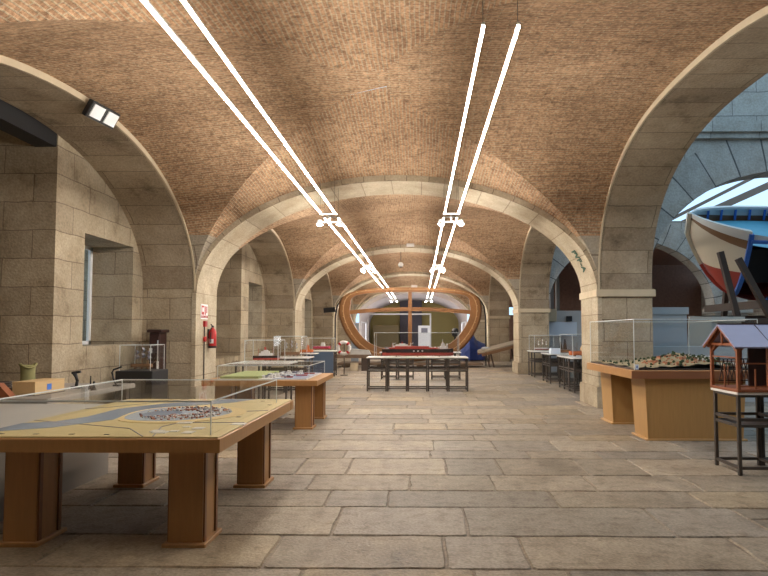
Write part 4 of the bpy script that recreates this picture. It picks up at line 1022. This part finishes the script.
for s,x in (('left',-1.82),('right',.625)):
    for (y,n,nm) in ((11.35,2,'nearest'),(20.1,4,'second'),(40.2,4,'farthest')):
        cluster(x,y,n,'%s spotlight cluster on the %s light line'%(nm,s))
        for (yy,e) in ((y,26 if n==2 else 45),):
            L=bpy.data.lights.new('spot_beam','SPOT'); L.energy=e*3.4; L.spot_size=math.radians(110); L.spot_blend=.6; L.color=(1,.93,.84); L.shadow_soft_size=.06
            l=bpy.data.objects.new('spot_beam',L); C.objects.link(l); l.location=(x,y+.17,ZL-.26)
# world: overcast bluish daylight over the court and outside the windows
w=bpy.data.worlds.new('overcast_sky'); bpy.context.scene.world=w; w.use_nodes=True; bg=w.node_tree.nodes['Background']
bg.inputs['Color'].default_value=(.52,.77,1,1); bg.inputs['Strength'].default_value=1.5
# ------------------------------------------------------------------ boat in the court
o=thing('fishing_boat','white and red wooden boat with blue interior raised in court','boat',(0,0,0))
LB=8.0; Bm=2.7; Dp=1.95
def bst(t):
    # t 0 bow .. 1 stern : half width, depth of keel
    w=Bm/2*(1-(1-min(1,t/.40))**2.4)**.62 if t<.45 else Bm/2*(1-.25*((t-.45)/.55)**2)
    w=max(.03,w); sheer=.40*(1-min(1,t/.6))**2
    zk=-Dp+ (0.95*Dp)*(1-min(1,t/.22))**2.2
    return w,sheer,zk
def sect(t,s,inner=0):
    w,sh,zk=bst(t); w=max(.01,w-inner); x=LB*t; out=[]
    for j in range(13):
        q=j/12                 # 0 gunwale -> 1 keel
        a=q*PI/2; yy=w*math.cos(a)**.62 if q<1 else 0; zz=sh+(zk+inner-sh)*math.sin(a)**1.15
        # flare the upper strakes
        out.append((x,s*yy,zz,q))
    return out
NT=40
m=MB(); mi=MB()
cut=(.15,.25)
for s in(-1,1):
    for i in range(NT):
        t0,t1=i/NT,(i+1)/NT; a=sect(t0,s);b=sect(t1,s)
        for j in range(12):
            tm=(t0+t1)/2
            if s==-1 and cut[0]<tm<cut[1] and 1<=j<10: continue
            zm=(a[j][2]+a[j+1][2])/2; m.m=0 if j<1 else 1 if j<2 else 2
            m.face([a[j][:3],b[j][:3],b[j+1][:3],a[j+1][:3]])
    a=sect(1,s)
R1=sect(1,-1);R2=sect(1,1); m.m=2; m.face([p[:3] for p in R1]+[p[:3] for p in R2[::-1][1:]])
M_wl=mat('cream_over_red_hull',(.66,.58,.45),.5); nt=M_wl.node_tree
tc=nt.nodes.new('ShaderNodeTexCoord'); sx=nt.nodes.new('ShaderNodeSeparateXYZ'); gt=nt.nodes.new('ShaderNodeMath'); gt.operation='GREATER_THAN'; gt.inputs[1].default_value=-.88
nt.links.new(tc.outputs['Object'],sx.inputs[0]); nt.links.new(sx.outputs['Z'],gt.inputs[0])
nt.links.new(mixc(nt,gt.outputs[0],(.33,.05,.035),(.66,.58,.45)),nt.nodes['Principled BSDF'].inputs['Base Color'])
hull=m.obj('hull',[mat('boat_white',(.72,.72,.70),.5),M_brown,M_wl],o,smooth=True)
m=MB()
for i in range(1,NT-1):
    t0,t1=i/NT,(i+1)/NT; w0,s0_,_=bst(t0); w1,s1_,_=bst(t1); z0=s0_-.32; z1=s1_-.32
    m.face([(LB*t0,-w0*.9,z0),(LB*t1,-w1*.9,z1),(LB*t1,w1*.9,z1),(LB*t0,w0*.9,z0)])
m.obj('deck',M_turq,o)
m=MB()
for s in(-1,1):
    for i in range(NT):
        t0,t1=i/NT,(i+1)/NT; w0,a0,_=bst(t0); w1,a1,_=bst(t1)
        if s==-1 and .15<(t0+t1)/2<.25: continue
        m.rings([[(LB*t0,s*(w0+.04),a0),(LB*t0,s*(w0+.04),a0+.07),(LB*t0,s*max(0,w0-.1),a0+.07),(LB*t0,s*max(0,w0-.1),a0)],[(LB*t1,s*(w1+.04),a1),(LB*t1,s*(w1+.04),a1+.07),(LB*t1,s*max(0,w1-.1),a1+.07),(LB*t1,s*max(0,w1-.1),a1)]])
m.obj('gunwale',bpy.data.materials['boat_white'],o)
m=MB()
for i in range(3,NT-2,2):
    t=i/NT; w,a,_=bst(t)
    for s in(-1,1):
        if s==-1 and .13<t<.27: continue
        MB().bar((LB*t,s*(w-.09),a-.30),(LB*t,s*(w-.07),a),.06,.05,(1,0,0)).obj('rib',M_blue,o)
for t in (.30,.42,.58,.75): w,a,_=bst(t); MB().box(LB*t-.12,LB*t+.12,-w+.08,w-.08,a-.16,a-.10).obj('thwart',M_blue,o)
for t in cut:
    m=MB(); S=sect(round(t*NT)/NT,-1)
    for p,q in zip(S[:10],S[1:11]): m.bar(Vector(p[:3])+Vector((0,-.01,0)),Vector(q[:3])+Vector((0,-.01,0)),.10,.10,(1,0,0))
    m.obj('cutaway_frame',M_blue,o)
m=MB(); m.bar((LB*cut[0],-Bm/2*.85,.05),(LB*cut[1],-Bm/2*.95,.05),.08,.07); m.obj('cutaway_cap',M_blue,o)
P=[]
for i in range(9):
    t=.0+.22*i/8; P.append((LB*t-.05,0,bst(t)[2]-.02))
P=[( -.05,0,.47)]+P+[(LB,0,-Dp-.02)]
m=MB(); m2=MB()
for p,q in zip(P[:-1],P[1:]): (m if p[2]>-.95 else m2).bar(p,q,.09,.14,(0,1,0))
m.obj('stem',M_cream,o); m2.obj('keel',M_redhull,o)
m=MB(); m.box(LB*.12,LB*.30,-.62,.6,-1.3,-.36); m.obj('dark_hold',M_black,o)  # black box puts the shade of the hold into its colour
o.location=(7.28,15.6,4.28); o.rotation_euler=(math.radians(29),math.radians(1),math.radians(-12))
# cradle
o=thing('boat_cradle','dark timber cradle of slanting props under the raised boat','cradle',(0,0,0))
for p,q in (((7.45,14.35,3.5),(8.25,14.3,.0)),((7.75,14.1,3.3),(9.4,14.0,.0)),((8.6,14.0,2.9),(10.6,13.9,.6)),((10.4,13.6,3.3),(10.9,13.4,0)),((9.0,17.0,3.0),(9.0,17.6,0)),((11.5,17.0,3.0),(11.5,17.6,0)),((12.8,13.4,3.3),(13.0,13.0,0))):
    MB().bar(p,q,.13,.13).obj('prop',M_dark,o)
for p,q in (((7.9,14.2,1.75),(13,13.2,1.75)),((8.5,14.3,2.2),(8.5,17.2,2.2)),((10.8,13.6,2.2),(10.8,17.2,2.2)),((8.2,17.3,1.9),(12,17.3,1.9))):
    MB().bar(p,q,.16,.2).obj('cross_timber',M_dark,o)
# ------------------------------------------------------------------ camera
cam=bpy.data.cameras.new('camera'); co=bpy.data.objects.new('camera',cam); C.objects.link(co); bpy.context.scene.camera=co
cam.sensor_width=36; cam.lens=577/768*36; pitch=math.radians(2.6); yaw=math.radians(.8)
co.location=(0,0,1.5); co.rotation_euler=(PI/2+pitch,0,yaw)
hor=577*math.tan(pitch); cam.shift_y=(44.5-hor)/768; cam.shift_x=-(36-577*math.tan(yaw))/768
cam.clip_end=200
sc=bpy.context.scene
sc.view_settings.view_transform='Standard'; sc.view_settings.look='None'; sc.view_settings.exposure=-.03; sc.view_settings.gamma=1
sc.cycles.max_bounces=8; sc.cycles.diffuse_bounces=4; sc.cycles.transparent_max_bounces=24; sc.cycles.use_denoising=True
sc.cycles.sample_clamp_indirect=6
